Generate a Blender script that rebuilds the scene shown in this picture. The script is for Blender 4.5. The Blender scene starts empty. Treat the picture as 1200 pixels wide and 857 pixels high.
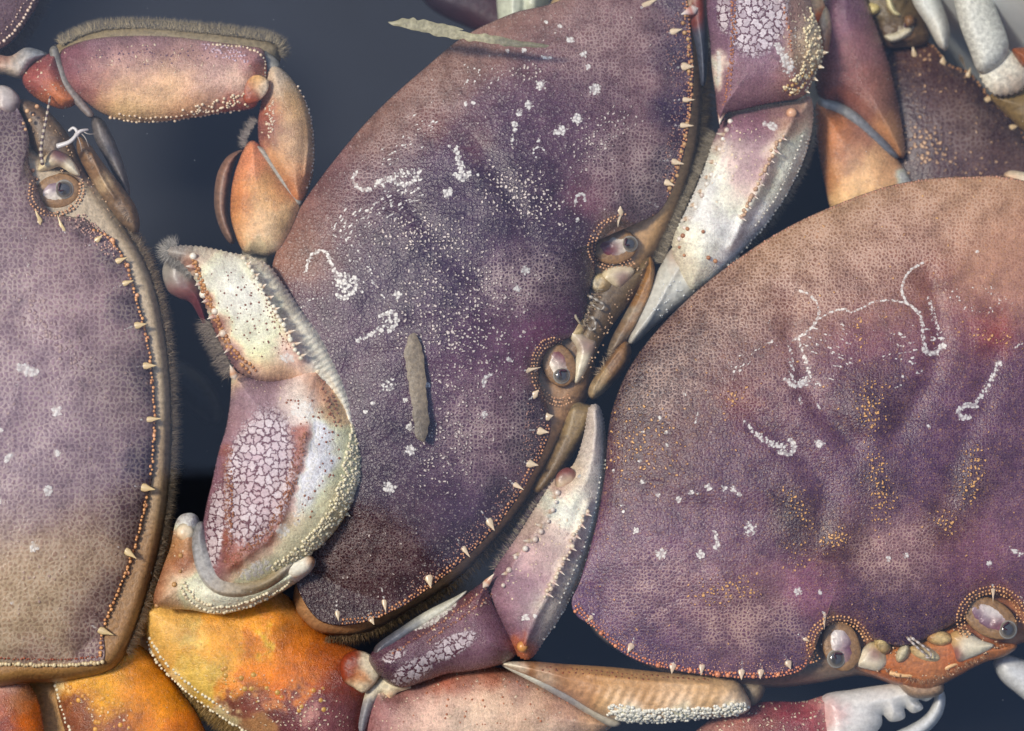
import bpy, math, random
import numpy as np
from mathutils import Vector, Matrix
from mathutils.geometry import delaunay_2d_cdt
random.seed(7); rng = np.random.default_rng(7)
SC = bpy.context.scene; COL = SC.collection
U = 0.00025                     # one working unit = a quarter of a millimetre

# ------------------------------------------------------------------ camera
CAM = np.array([-300., -350., 3600.])
AIM = np.array([0., 0., -40.])
FOV = 2*math.atan(600/np.linalg.norm(CAM-AIM))
cam_data = bpy.data.cameras.new('camera'); cam = bpy.data.objects.new('camera', cam_data); COL.objects.link(cam)
cam.location = Vector(CAM*U)
zc_ = Vector(CAM-AIM).normalized(); xc_ = Vector((0, 1, 0)).cross(zc_).normalized(); yc_ = zc_.cross(xc_)
q = Matrix((xc_, yc_, zc_)).transposed().to_quaternion(); cam.rotation_mode = 'QUATERNION'; cam.rotation_quaternion = q
cam_data.sensor_fit = 'HORIZONTAL'; cam_data.angle = FOV
cam_data.clip_start = 0.01; cam_data.clip_end = 50
cam_data.dof.use_dof = True; cam_data.dof.focus_distance = float(np.linalg.norm(CAM-AIM)*U); cam_data.dof.aperture_fstop = 7.5
cam_data.lens = cam_data.sensor_width/(2*math.tan(FOV/2))
SC.camera = cam
RM = np.array(q.to_matrix())
FPX = 600/math.tan(FOV/2)

# ------------------------------------------------------------------ light
SUN_EL, SUN_AZ = 56, -74        # azimuth in degrees clockwise from +Y
w = bpy.data.worlds.new('World'); SC.world = w; w.use_nodes = True
nt = w.node_tree; nt.nodes.clear()
sky = nt.nodes.new('ShaderNodeTexSky'); sky.sky_type = 'NISHITA'; sky.sun_disc = False
sky.sun_elevation = math.radians(SUN_EL); sky.sun_rotation = math.radians(SUN_AZ)
sky.air_density = 1.3; sky.dust_density = 1.0; sky.ozone_density = 2.0
bg = nt.nodes.new('ShaderNodeBackground'); bg.inputs['Strength'].default_value = 0.15
wo = nt.nodes.new('ShaderNodeOutputWorld')
nt.links.new(sky.outputs[0], bg.inputs[0]); nt.links.new(bg.outputs[0], wo.inputs[0])
sl = bpy.data.lights.new('sun', 'SUN'); sl.energy = 1.7; sl.angle = math.radians(9); sl.color = (1, .89, .75)
so = bpy.data.objects.new('sun', sl); COL.objects.link(so)
az, el = math.radians(SUN_AZ), math.radians(SUN_EL)
sd = Vector((math.sin(az)*math.cos(el), math.cos(az)*math.cos(el), math.sin(el)))
so.rotation_mode = 'QUATERNION'; so.rotation_quaternion = sd.to_track_quat('Z', 'Y'); so.location = sd*2
SC.view_settings.view_transform = 'Standard'; SC.view_settings.look = 'None'
SC.view_settings.exposure = 1.02; SC.view_settings.gamma = 1
SC.cycles.max_bounces = 6; SC.cycles.transparent_max_bounces = 12
SC.cycles.use_denoising = True

# ------------------------------------------------------------------ helpers
def P(px, py, z):
    """point of the view ray through photograph pixel (px,py) at height z; returns metres"""
    px = np.asarray(px, float); py = np.asarray(py, float); z = np.asarray(z, float)
    px, py, z = np.broadcast_arrays(px, py, z)
    d = np.stack([(px-600)/FPX, -(py-428.5)/FPX, -np.ones_like(px)], -1) @ RM.T
    t = (z-CAM[2])/d[..., 2]
    return (CAM + d*t[..., None])*U

def lin(c):
    c = np.asarray(c, float)/255.
    return np.where(c <= .04045, c/12.92, ((c+.055)/1.055)**2.4)

_lat = rng.random((256, 256))
def vnoise(x, y, s, seed=0):
    x = np.asarray(x)/s+seed*17.3; y = np.asarray(y)/s+seed*31.7
    xi = np.floor(x).astype(int); yi = np.floor(y).astype(int); fx = x-xi; fy = y-yi
    fx = fx*fx*(3-2*fx); fy = fy*fy*(3-2*fy)
    g = lambda a, b: _lat[a % 256, b % 256]
    return (g(xi, yi)*(1-fx)+g(xi+1, yi)*fx)*(1-fy)+(g(xi, yi+1)*(1-fx)+g(xi+1, yi+1)*fx)*fy
def fbm(x, y, s, seed=0):
    return (vnoise(x, y, s, seed)*.5+vnoise(x, y, s/2, seed+1)*.3+vnoise(x, y, s/4, seed+2)*.2)*2-1

def smooth_closed(pts, step):
    p = np.asarray(pts, float); n = len(p); out = []
    for i in range(n):
        p0, p1, p2, p3 = p[i-1], p[i], p[(i+1) % n], p[(i+2) % n]
        m = max(2, int(np.hypot(*(p2-p1))/step)+1)
        t = np.arange(m)[:, None]/m
        out.append(.5*((2*p1)+(-p0+p2)*t+(2*p0-5*p1+4*p2-p3)*t**2+(-p0+3*p1-3*p2+p3)*t**3))
    q = np.vstack(out)
    return resample(np.vstack([q, q[:1]]), step)[:-1]
def resample(p, step):
    p = np.asarray(p, float); s = np.concatenate([[0], np.cumsum(np.hypot(*np.diff(p, axis=0).T))])
    n = max(3, int(round(s[-1]/step))+1); t = np.linspace(0, s[-1], n)
    return np.stack([np.interp(t, s, p[:, 0]), np.interp(t, s, p[:, 1])], -1)
def smooth_open(pts, step):
    p = np.asarray(pts, float)
    if len(p) == 2: return resample(p, step)
    q = np.vstack([2*p[0]-p[1], p, 2*p[-1]-p[-2]]); out = []
    for i in range(1, len(q)-2):
        p0, p1, p2, p3 = q[i-1:i+3]; t = np.arange(12)[:, None]/12
        out.append(.5*((2*p1)+(-p0+p2)*t+(2*p0-5*p1+4*p2-p3)*t**2+(-p0+3*p1-3*p2+p3)*t**3))
    return resample(np.vstack(out+[p[-1:]]), step)
def dist_poly(X, Y, line):
    """distance to polyline and arc fraction"""
    line = np.asarray(line, float); best = np.full(X.shape, 1e9); fr = np.zeros(X.shape)
    L = np.concatenate([[0], np.cumsum(np.hypot(*np.diff(line, axis=0).T))]); L /= max(L[-1], 1e-9)
    for i in range(len(line)-1):
        a, b = line[i], line[i+1]; d = b-a; l2 = max(d@d, 1e-9)
        t = np.clip(((X-a[0])*d[0]+(Y-a[1])*d[1])/l2, 0, 1)
        dd = np.hypot(X-a[0]-t*d[0], Y-a[1]-t*d[1]); m = dd < best
        best = np.where(m, dd, best); fr = np.where(m, L[i]+t*(L[i+1]-L[i]), fr)
    return best, fr

def colour(X, Y, cps, warp=7., seed=3):
    wx = X+fbm(X, Y, 26, seed)*warp*1.6+fbm(X, Y, 7, seed+9)*warp*.9; wy = Y+fbm(X, Y, 26, seed+5)*warp*1.6+fbm(X, Y, 7, seed+12)*warp*.9
    acc = np.zeros(X.shape+(3,)); W = np.full(X.shape, 1e-7); acc += 1e-7*lin(cps[0][2])
    for c in cps:
        r = c[3] if len(c) > 3 else 30
        ww = np.exp(-((wx-c[0])**2+(wy-c[1])**2)/(2*r*r)) * (c[4] if len(c) > 4 else 1)
        W += ww; acc += ww[..., None]*lin(c[2])
    return acc/W[..., None]

def fields(X, Y, shapes):
    """R white marks, G cream tubercles, B pale network, A polygons"""
    F = np.zeros(X.shape+(4,)); ch = {'mark': 0, 'tub': 1, 'net': 2, 'poly': 3}
    for s in shapes or []:
        k = ch[s[0]]; kind = s[1]
        if kind == 'dot':            # x,y,r,(peak)
            x, y, r = s[2:5]; pk = s[5] if len(s) > 5 else 1
            v = pk*np.clip(1-.5*np.hypot(X-x, Y-y)/r, 0, 1)
        elif kind == 'ell':          # x,y,rx,ry,angle,peak soft
            x, y, rx, ry, a, pk = s[2:8]; ca, sa = math.cos(math.radians(a)), math.sin(math.radians(a))
            u = ((X-x)*ca+(Y-y)*sa)/rx; v_ = (-(X-x)*sa+(Y-y)*ca)/ry
            v = pk*np.exp(-(u*u+v_*v_)**1.5)
        elif kind == 'line':         # pts, r0, r1, peak
            pts, r0, r1, pk = s[2:6]; d, f = dist_poly(X, Y, smooth_open(pts, 3) if len(pts) > 2 else np.array(pts, float))
            v = pk*np.clip(1-.5*d/(r0+(r1-r0)*f), 0, 1)
        elif kind == 'all':
            v = np.full(X.shape, s[2])
        F[..., k] = np.maximum(F[..., k], v) if k != 2 or kind != 'all' else F[..., k]+v
    return np.clip(F, 0, 1)

def mk_obj(name, me, parent=None):
    o = bpy.data.objects.new(name, me); COL.objects.link(o)
    if parent is not None: o.parent = parent
    return o
ROOTLOC = {}
def root_of(p):
    while p.parent is not None: p = p.parent
    return p
def thing(name, px, py, z, label, cat, group=None):
    o = bpy.data.objects.new(name, None); COL.objects.link(o); o.empty_display_size = .01
    l = P(px, py, z); o.location = Vector(l); ROOTLOC[o.name] = l
    o['label'] = label; o['category'] = cat
    if group: o['group'] = group
    return o
def off(parent):
    return np.zeros(3) if parent is None else ROOTLOC.get(root_of(parent).name, np.zeros(3))

def mesh_np(name, verts, faces4=None, faces3=None, mat=None, parent=None, cols=None, fx=None, uv=None, smooth=True):
    verts = np.asarray(verts)-off(parent)
    me = bpy.data.meshes.new(name)
    nq = 0 if faces4 is None else len(faces4); nt_ = 0 if faces3 is None else len(faces3)
    me.vertices.add(len(verts)); me.vertices.foreach_set('co', verts.astype(np.float32).ravel())
    idx = []; st = []
    if nq: idx.append(np.asarray(faces4).ravel())
    if nt_: idx.append(np.asarray(faces3).ravel())
    idx = np.concatenate(idx).astype(np.int32)
    st = np.concatenate([np.arange(nq)*4, nq*4+np.arange(nt_)*3]).astype(np.int32)
    me.loops.add(len(idx)); me.loops.foreach_set('vertex_index', idx)
    me.polygons.add(nq+nt_); me.polygons.foreach_set('loop_start', st)
    me.polygons.foreach_set('use_smooth', np.full(nq+nt_, smooth))
    def attr(n, a, t, k, dim):
        at = me.attributes.new(n, t, 'POINT'); at.data.foreach_set(k, np.asarray(a, np.float32).reshape(-1))
    if cols is not None: attr('col', np.concatenate([cols, np.ones((len(cols), 1))], 1), 'FLOAT_COLOR', 'color', 4)
    if fx is not None: attr('fx', fx, 'FLOAT_COLOR', 'color', 4)
    if uv is not None:
        attr('pos', np.concatenate([uv, np.zeros((len(uv), 1))], 1), 'FLOAT_VECTOR', 'vector', 3)
    me.update(calc_edges=True); me.validate()
    if mat: me.materials.append(mat)
    return mk_obj(name, me, parent)

class Blob:
    """closed solid: outline seen from above, domed upper side, shallower lower side"""
    def __init__(s, name, pts, z, h, cps, mat, parent=None, c=None, p=2.2, q=.75, under=.6, tilt=(0, 0), ridges=(), bumps=(),
                 craters=(), noise=(1.2, 40), shapes=None, res=3.0, cres=None, label=None, extra=None, big=False, W=None, sat=1., tint=1., seed=1, teeth=None, warp=7.):
        o = smooth_closed(pts, res)
        if teeth:      # (amp, wavelength) tooth-like outline
            a, wl = teeth; k = np.arange(len(o))*res/wl; nrm = np.roll(o, -1, 0)-np.roll(o, 1, 0)
            nrm = np.stack([nrm[:, 1], -nrm[:, 0]], -1); nrm /= np.linalg.norm(nrm, axis=1)[:, None]+1e-9
            ar = np.sum(o[:, 0]*np.roll(o[:, 1], -1)-o[:, 1]*np.roll(o[:, 0], -1)); sg = 1 if ar > 0 else -1
            o = o+nrm*sg*(a*(np.abs((k % 1)-.5)*2-.5))[:, None]
        s.o = o; s.c = np.array(c if c is not None else o.mean(0), float); s.pts = pts
        d = o-s.c; th = np.unwrap(np.arctan2(d[:, 1], d[:, 0])); dd = np.diff(th); sgn = 1 if th[-1] > th[0] else -1
        bad = (dd*sgn < -1e-3).mean()
        R = np.hypot(d[:, 0], d[:, 1]); k = np.argsort(th % (2*math.pi)); s.th = (th % (2*math.pi))[k]; s.R = R[k]
        tg = np.linspace(0, 2*math.pi, 720, endpoint=False); Rg = np.interp(tg, s.th, s.R, period=2*math.pi)
        kk = np.exp(-(np.arange(-90, 91)/34.)**2/2); kk /= kk.sum(); Rs = np.convolve(np.concatenate([Rg[-90:], Rg, Rg[:90]]), kk, 'valid'); s.tg, s.Rs = tg, Rs
        s.z, s.h, s.p, s.q, s.tilt, s.ridges, s.bumps, s.craters, s.noise, s.extra, s.big, s.seed = z, h, p, q, tilt, ridges, bumps, craters, noise, extra, big, seed
        s.ol = np.vstack([o[::2], o[:1]]); s.W = W
        if not big:
            rr_ = np.linspace(0, .8, 9)[:, None]; gx_ = (s.c[0]+rr_*d[None, ::4, 0]); gy_ = (s.c[1]+rr_*d[None, ::4, 1]); s.inr = dist_poly(gx_, gy_, s.ol)[0].max()
        s.nonstar = bad > .004 and not big
        if s.nonstar:
            n = len(o); lo, hi = o.min(0), o.max(0); st = res*.9
            gx, gy = np.meshgrid(np.arange(lo[0], hi[0], st), np.arange(lo[1], hi[1], st*.866)); gx = gx+((np.arange(gx.shape[0]) % 2)*st*.5)[:, None]
            gx, gy = gx.ravel(), gy.ravel(); ins = np.zeros(gx.shape, bool); a_, b_ = o, np.roll(o, -1, 0)
            for (x1, y1), (x2, y2) in zip(a_, b_):
                if y1 != y2: ins ^= ((y1 > gy) != (y2 > gy)) & (gx < (x2-x1)*(gy-y1)/(y2-y1)+x1)
            cl = np.vstack([o, o[:1]]); dg = dist_poly(gx, gy, cl)[0]; keep = ins & (dg > st*.55); gi = np.stack([gx[keep], gy[keep]], -1)
            s.inr = dg[ins].max() if ins.any() else 3; s.ol = cl
            res_ = delaunay_2d_cdt([Vector(p_) for p_ in np.vstack([o, gi])], [(i_, (i_+1) % n) for i_ in range(n)], [], 1, 1e-5)
            V2 = np.array([tuple(v_) for v_ in res_[0]]); F2 = np.array([f_ for f_ in res_[2] if len(f_) == 3]); nv = len(V2)
            rr_ = np.where(dist_poly(V2[:, 0], V2[:, 1], cl)[0] < 1e-3, 1., 0.)
            zt = s.height(V2[:, 0], V2[:, 1], rr_); zb_ = s.base(V2[:, 0], V2[:, 1])
            X = np.concatenate([V2[:, 0]]*2); Y = np.concatenate([V2[:, 1]]*2); Z = np.concatenate([zt, zb_-under*np.maximum(zt-zb_, 0)-.01])
            f4 = None; f3 = np.concatenate([F2, F2[:, ::-1]+nv])
            a0 = V2[F2[0]]; cr_ = (a0[1, 0]-a0[0, 0])*(a0[2, 1]-a0[0, 1])-(a0[1, 1]-a0[0, 1])*(a0[2, 0]-a0[0, 0])
            if cr_ > 0: f3 = f3[:, ::-1]
            X = X; Y = Y
        else:
            n = len(o); rm = R.max(); nr = max(6, int(rm/res))
            r = np.linspace(0, 1, nr+1)[1:]**.85
            X = s.c[0]+r[:, None]*d[None, :, 0]; Y = s.c[1]+r[:, None]*d[None, :, 1]
            Z = s.height(X, Y, np.broadcast_to(r[:, None], X.shape))
            rb = np.array([.985, .93, .8, .55, .25]); hb = -under*h*(1-rb**2.2)**.8
            XB = s.c[0]+rb[:, None]*d[None, :, 0]; YB = s.c[1]+rb[:, None]*d[None, :, 1]
            ZB = s.base(XB, YB)+hb[:, None]
            zc = s.height(s.c[:1], s.c[1:2], np.zeros(1))
            X = np.concatenate([s.c[:1], X.ravel(), XB.ravel(), s.c[:1]]); Y = np.concatenate([s.c[1:2], Y.ravel(), YB.ravel(), s.c[1:2]])
            Z = np.concatenate([zc, Z.ravel(), ZB.ravel(), s.base(s.c[:1], s.c[1:2])-under*h])
            m = nr+5; i = np.arange(m-1)[:, None]; j = np.arange(n)[None, :]; j2 = (j+1) % n
            f4 = np.stack([1+i*n+j, 1+(i+1)*n+j, 1+(i+1)*n+j2, 1+i*n+j2], -1).reshape(-1, 4)
            j = np.arange(n); j2 = (j+1) % n
            f3 = np.concatenate([np.stack([np.zeros(n, int), 1+j, 1+j2], -1), np.stack([np.full(n, 1+m*n), 1+(m-1)*n+j2, 1+(m-1)*n+j], -1)])
            ar = np.sum(o[:, 0]*np.roll(o[:, 1], -1)-o[:, 1]*np.roll(o[:, 0], -1))
            if ar > 0: f4 = f4[:, ::-1]; f3 = f3[:, ::-1]     # photograph y runs down
        cols = colour(X, Y, cps, warp, seed+3); g_ = cols.mean(-1, keepdims=True)
        if big: cols = np.clip(g_+(cols-g_)*1.2*sat, .004, 1)*np.array([1.15, .93, .88]); l_ = cols.mean(-1, keepdims=True); cols = cols*(l_/.12)**.55*tint*1.12
        elif mat is M_LIMB or mat is M_RIB: cols = np.clip(g_+(cols-g_)*sat, .004, 1)*np.array([1.1, 1.0, .92]); l_ = cols.mean(-1, keepdims=True); cols = cols*(l_/.3)**.25*1.3
        else: cols = cols*np.array([1.08, 1.03, .92])
        cols = np.clip(cols, .003, .85); fx = fields(X, Y, shapes)
        s.ob = mesh_np(name, P(X, Y, Z), f4, f3, mat, parent, cols, fx, np.stack([X, Y], -1)/100.)
        if label: s.ob['label'] = label
    def base(s, X, Y): return s.z+s.tilt[0]*(X-s.c[0])+s.tilt[1]*(Y-s.c[1])
    def height(s, X, Y, r=None):
        X = np.asarray(X, float); Y = np.asarray(Y, float)
        dx, dy = X-s.c[0], Y-s.c[1]
        if s.big:
            if r is None:
                r = np.clip(np.hypot(dx, dy)/np.interp(np.arctan2(dy, dx) % (2*math.pi), s.th, s.R, period=2*math.pi), 0, 1)
            rs = np.hypot(dx, dy)/np.interp(np.arctan2(dy, dx) % (2*math.pi), s.tg, s.Rs, period=2*math.pi)
            f = r**14; k = np.clip(1-np.clip(rs*(1-f)+r*f, 0, 1)**s.p, 0, 1)**s.q
            e = np.clip((1-r)*6, 0, 1)
        else:
            if s.W is None: s.W = max(.92*s.inr, 2)
            dd_ = dist_poly(X, Y, s.ol)[0]
            if r is not None: dd_ = np.where(r > .9999, 0, dd_)
            t_ = np.clip(dd_/s.W, 0, 1); k = (1-(1-t_)**2.3)**max(.5, s.q); e = np.clip(dd_/max(s.inr*.3, 2), 0, 1)
        z = s.base(X, Y)+s.h*k
        for ln, a, wd in s.ridges:
            d, f = dist_poly(X, Y, smooth_open(ln, 4)); z = z+a*np.exp(-(d/wd)**2)*e
        for x, y, a, sx in s.bumps:
            z = z+a*np.exp(-((X-x)**2+(Y-y)**2)/(2*sx*sx))*e
        for x, y, rx, ry, an, dep in s.craters:
            ca, sa = math.cos(math.radians(an)), math.sin(math.radians(an))
            u = ((X-x)*ca+(Y-y)*sa)/rx; v = (-(X-x)*sa+(Y-y)*ca)/ry; q_ = np.sqrt(u*u+v*v)
            z = z-dep*np.clip((1.08-q_)/.3, 0, 1)
        if s.noise: z = z+s.noise[0]*fbm(X, Y, s.noise[1], s.seed)*e
        if s.extra: z = z+s.extra(X, Y)*e
        return z

_t = (1+5**.5)/2
ICO = np.array([(-1,_t,0),(1,_t,0),(-1,-_t,0),(1,-_t,0),(0,-1,_t),(0,1,_t),(0,-1,-_t),(0,1,-_t),(_t,0,-1),(_t,0,1),(-_t,0,-1),(-_t,0,1)])/math.hypot(1,_t)
ICOF = np.array([(0,11,5),(0,5,1),(0,1,7),(0,7,10),(0,10,11),(1,5,9),(5,11,4),(11,10,2),(10,7,6),(7,1,8),(3,9,4),(3,4,2),(3,2,6),(3,6,8),(3,8,9),(4,9,5),(2,4,11),(6,2,10),(8,6,7),(9,8,1)])
def ico2():
    v = [tuple(x) for x in ICO]; f = []; mid = {}
    def m(a, b):
        k = (min(a, b), max(a, b))
        if k not in mid:
            p = (np.array(v[a])+np.array(v[b]))/2; p /= np.linalg.norm(p); v.append(tuple(p)); mid[k] = len(v)-1
        return mid[k]
    for a, b, c in ICOF:
        ab, bc, ca = m(a, b), m(b, c), m(c, a); f += [(a, ab, ca), (b, bc, ab), (c, ca, bc), (ab, bc, ca)]
    return np.array(v), np.array(f)
ICOS, ICOSF = ico2()

def granules(name, blob, XY, rad, c0, c1, parent, mat, dz=0., squash=.9, jit=.6):
    """tiny bead-like grains standing on a surface, joined: too small to pick apart"""
    XY = np.asarray(XY, float); n = len(XY)
    if n == 0: return
    XY = XY+rng.normal(0, jit, XY.shape); r = np.asarray(rad)*rng.uniform(.7, 1.3, n)
    z = blob.height(XY[:, 0], XY[:, 1]) if hasattr(blob, 'height') else np.full(n, float(blob))
    ctr = P(XY[:, 0], XY[:, 1], z+dz)
    ICO2, ICO2F = (ICO, ICOF) if np.max(rad) < 1.7 else (ICOS, ICOSF)
    V = ctr[:, None, :]+ICO2[None]*(r*U)[:, None, None]*np.array([1, 1, squash])
    F = ICO2F[None]+(np.arange(n)*len(ICO2))[:, None, None]
    t = np.clip(.5+.7*ICO2[None, :, 2], 0, 1)*rng.uniform(.55, 1.1, (n, 1))
    t = np.clip(t, 0, 1)[..., None]; cols = lin(c0)*(1-t)+lin(c1)*t
    o = mesh_np(name, V.reshape(-1, 3), None, F.reshape(-1, 3), mat, parent, cols.reshape(-1, 3), np.zeros((n*len(ICO2), 4)), np.repeat(XY/100., len(ICO2), 0))
    o['kind'] = 'stuff'; return o
def along(line, step, jit=0): 
    l = smooth_open(line, step); return l
def scatter(poly, n, seed=0):
    poly = np.asarray(poly, float); r = np.random.default_rng(seed); lo, hi = poly.min(0), poly.max(0); out = []
    while len(out) < n:
        p = r.uniform(lo, hi); x, y = p; ins = False; j = len(poly)-1
        for i in range(len(poly)):
            if (poly[i, 1] > y) != (poly[j, 1] > y) and x < (poly[j, 0]-poly[i, 0])*(y-poly[i, 1])/(poly[j, 1]-poly[i, 1])+poly[i, 0]: ins = not ins
            j = i
        if ins: out.append(p)
    return np.array(out)

def spine(name, x, y, z, ang, L, W, parent, mat, ctip=(236, 226, 200), cbase=(190, 140, 100), back=.45, up=3., label=None, tooth=False):
    """one tooth: a spindle lying along its direction, outer end raised to a point (ang: degrees in the picture, 0 right, 90 up)"""
    n = 8; a = math.radians(ang); dx, dy = math.cos(a), -math.sin(a)
    ts = np.array([-back, -back*.6, -.1, .15, .4, .72, 1.]); rs = np.array([.02, .55, 1., .95, .7, .34, .03])*W
    if tooth: ts = np.array([-1.9, -1.2, -.6, -.1, .25, .6, 1.]); rs = np.array([.03, .22, .5, .85, 1., .5, .04])*W*rng.uniform(.6, 1.0); ang += rng.uniform(-14, 14); a = math.radians(ang); dx, dy = math.cos(a), -math.sin(a)
    V = []; C = []
    for t, r in zip(ts, rs):
        cx, cy, cz = x+dx*L*t, y+dy*L*t, z+up*max(t, 0)**1.4*1.2-(1.2 if t < 0 else 0)
        for k in range(n):
            b = 2*math.pi*k/n
            V.append(P(cx-dy*r*math.cos(b), cy+dx*r*math.cos(b), cz-(.7 if tooth else 0)+r*(.4 if tooth else .8)*math.sin(b)))
            f = np.clip(abs(t)*1.1 if t > 0 else .75, 0, 1); C.append(lin(cbase)*(1-f)+lin(ctip)*f)
    m = len(ts); i = np.arange(m-1)[:, None]; j = np.arange(n)[None, :]
    f4 = np.stack([i*n+j, i*n+(j+1) % n, (i+1)*n+(j+1) % n, (i+1)*n+j], -1).reshape(-1, 4)
    V = np.array(V)
    o = mesh_np(name, V, f4, None, mat, parent, np.array(C), np.zeros((len(V), 4)), np.tile([x/100, y/100], (len(V), 1)))
    if label: o['label'] = label
    return o

def hairs(name, line, z, L, ang, n, cols, parent, mat, spread=8, drop=8., wid=.26, angj=26, z_end=None, curl=.3):
    """a fringe of fine setae along a line"""
    l = smooth_open(line, 2); k = rng.integers(0, len(l)-1, n); p = l[k]+rng.normal(0, 1, (n, 2))
    tan = l[np.minimum(k+2, len(l)-1)]-l[np.maximum(k-2, 0)]; ta = np.arctan2(tan[:, 1], tan[:, 0])
    a = ta+math.radians(ang)+np.radians(rng.normal(0, angj, n)); Ln = L*rng.uniform(.4, 1.15, n)
    z0 = z+rng.uniform(-spread, 0, n); z0 = z0+(0 if z_end is None else (z_end-z)*k/len(l))
    b = a+rng.normal(0, curl, n)
    x1 = p[:, 0]+np.cos(a)*Ln*.5; y1 = p[:, 1]+np.sin(a)*Ln*.5; x2 = x1+np.cos(b)*Ln*.5; y2 = y1+np.sin(b)*Ln*.5
    nx, ny = -np.sin(a)*wid, np.cos(a)*wid
    V = np.stack([P(p[:, 0]-nx, p[:, 1]-ny, z0), P(p[:, 0]+nx, p[:, 1]+ny, z0), P(x1+nx*.7, y1+ny*.7, z0-drop*.3), P(x1-nx*.7, y1-ny*.7, z0-drop*.3), P(x2, y2, z0-drop)], 1)
    i = np.arange(n)*5
    f4 = np.stack([i, i+1, i+2, i+3], -1); f3 = np.stack([i+3, i+2, i+4], -1)
    c = np.array([lin(x) for x in cols])[rng.integers(0, len(cols), n)]*rng.uniform(.7, 1.2, (n, 1))
    o = mesh_np(name, V.reshape(-1, 3), f4, f3, mat, parent, np.repeat(c, 5, 0), np.zeros((n*5, 4)), np.repeat(p/100., 5, 0), smooth=False)
    o['kind'] = 'stuff'; return o

# ------------------------------------------------------------------ materials
def N(t, typ, **kw):
    n = t.nodes.new(typ)
    for k, v in kw.items():
        if k in n.inputs.keys(): n.inputs[k].default_value = v
        else: setattr(n, k, v)
    return n
def shell_mat(name, cell=5.4, rough=.27, bump=1., poly=11., netcol=(196, 176, 160), dotcol=(236, 214, 180), mark=(230, 226, 216), grain=.22, ringdark=.35, spec=.4, netmix=.5, micro=.3, finedot=.34):
    m = bpy.data.materials.new(name); m.use_nodes = True; t = m.node_tree; t.nodes.clear(); L = t.links.new
    def math_(op, a, b=None, c=None, clamp=False):
        n = t.nodes.new('ShaderNodeMath'); n.operation = op; n.use_clamp = clamp
        for i, v in enumerate((a, b, c)):
            if v is None: continue
            if isinstance(v, (int, float)): n.inputs[i].default_value = v
            else: L(v, n.inputs[i])
        return n.outputs[0]
    def ramp(v, lo, hi):
        n = t.nodes.new('ShaderNodeMapRange'); n.interpolation_type = 'SMOOTHSTEP'; L(v, n.inputs[0]); n.inputs[1].default_value = lo; n.inputs[2].default_value = hi
        return n.outputs[0]
    def mix(f, a, b, mode='MIX'):
        n = t.nodes.new('ShaderNodeMix'); n.data_type = 'RGBA'; n.blend_type = mode
        for s, v in ((n.inputs[0], f), (n.inputs[6], a), (n.inputs[7], b)):
            if isinstance(v, (int, float)): s.default_value = v
            elif isinstance(v, tuple): s.default_value = (*lin(v), 1) if mode == 'MIX' else (*v, 1)
            else: L(v, s)
        return n.outputs[2]
    pos = N(t, 'ShaderNodeAttribute', attribute_name='pos'); colr = N(t, 'ShaderNodeAttribute', attribute_name='col'); fx = N(t, 'ShaderNodeAttribute', attribute_name='fx')
    sep = t.nodes.new('ShaderNodeSeparateColor'); L(fx.outputs['Color'], sep.inputs[0])
    R_, G_, B_, A_ = sep.outputs[0], sep.outputs[1], sep.outputs[2], fx.outputs['Alpha']
    nz = N(t, 'ShaderNodeTexNoise', Scale=20., Detail=2.); nz.noise_dimensions = '2D'; L(pos.outputs['Vector'], nz.inputs['Vector'])
    vm = t.nodes.new('ShaderNodeVectorMath'); vm.operation = 'MULTIPLY_ADD'; L(nz.outputs['Color'], vm.inputs[0]); vm.inputs[1].default_value = (.05, .05, 0); L(pos.outputs['Vector'], vm.inputs[2])
    vo = N(t, 'ShaderNodeTexVoronoi', Scale=100./cell, Randomness=.82); vo.voronoi_dimensions = '2D'; L(vm.outputs[0], vo.inputs['Vector'])
    d = vo.outputs['Distance']; sc2 = t.nodes.new('ShaderNodeSeparateColor'); L(vo.outputs['Color'], sc2.inputs[0]); rnd = sc2.outputs[0]
    n1 = N(t, 'ShaderNodeTexNoise', Scale=3.5, Detail=5., Roughness=.65); n1.noise_dimensions = '2D'; L(pos.outputs['Vector'], n1.inputs['Vector'])
    n2 = N(t, 'ShaderNodeTexNoise', Scale=32., Detail=4., Roughness=.7); n2.noise_dimensions = '2D'; L(pos.outputs['Vector'], n2.inputs['Vector'])
    # mottled base
    v = math_('MULTIPLY_ADD', n1.outputs[0], 1.3, math_('MULTIPLY_ADD', n2.outputs[0], grain*2, .35-grain))
    base = mix(1., colr.outputs['Color'], (1., 1., 1.), 'MULTIPLY')
    cv = t.nodes.new('ShaderNodeCombineColor')
    for i in range(3): L(v, cv.inputs[i])
    base = mix(1., colr.outputs['Color'], cv.outputs[0], 'MULTIPLY')
    # pale network between dark cells
    vn = N(t, 'ShaderNodeTexVoronoi', Scale=100./cell, Randomness=.82); vn.voronoi_dimensions = '2D'; vn.feature = 'DISTANCE_TO_EDGE'; L(vm.outputs[0], vn.inputs['Vector'])
    wob = math_('MULTIPLY_ADD', n2.outputs[0], .16, -.08)
    eb = math_('SUBTRACT', math_('ADD', vn.outputs['Distance'], wob), math_('MULTIPLY', math_('MULTIPLY', B_, math_('MULTIPLY_ADD', n1.outputs[0], .8, .6)), .17))
    netm = math_('SUBTRACT', 1., ramp(eb, -.08, .17))
    net = math_('MULTIPLY', netm, math_('MULTIPLY_ADD', B_, 1.05, .06), clamp=True)
    cellm = math_('MULTIPLY', math_('SUBTRACT', 1., netm), math_('MULTIPLY_ADD', sc2.outputs[1], .4, math_('MULTIPLY', B_, .4)), clamp=True)
    dark = mix(1., base, (.5, .42, .46), 'MULTIPLY')
    base = mix(cellm, base, dark)
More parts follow.
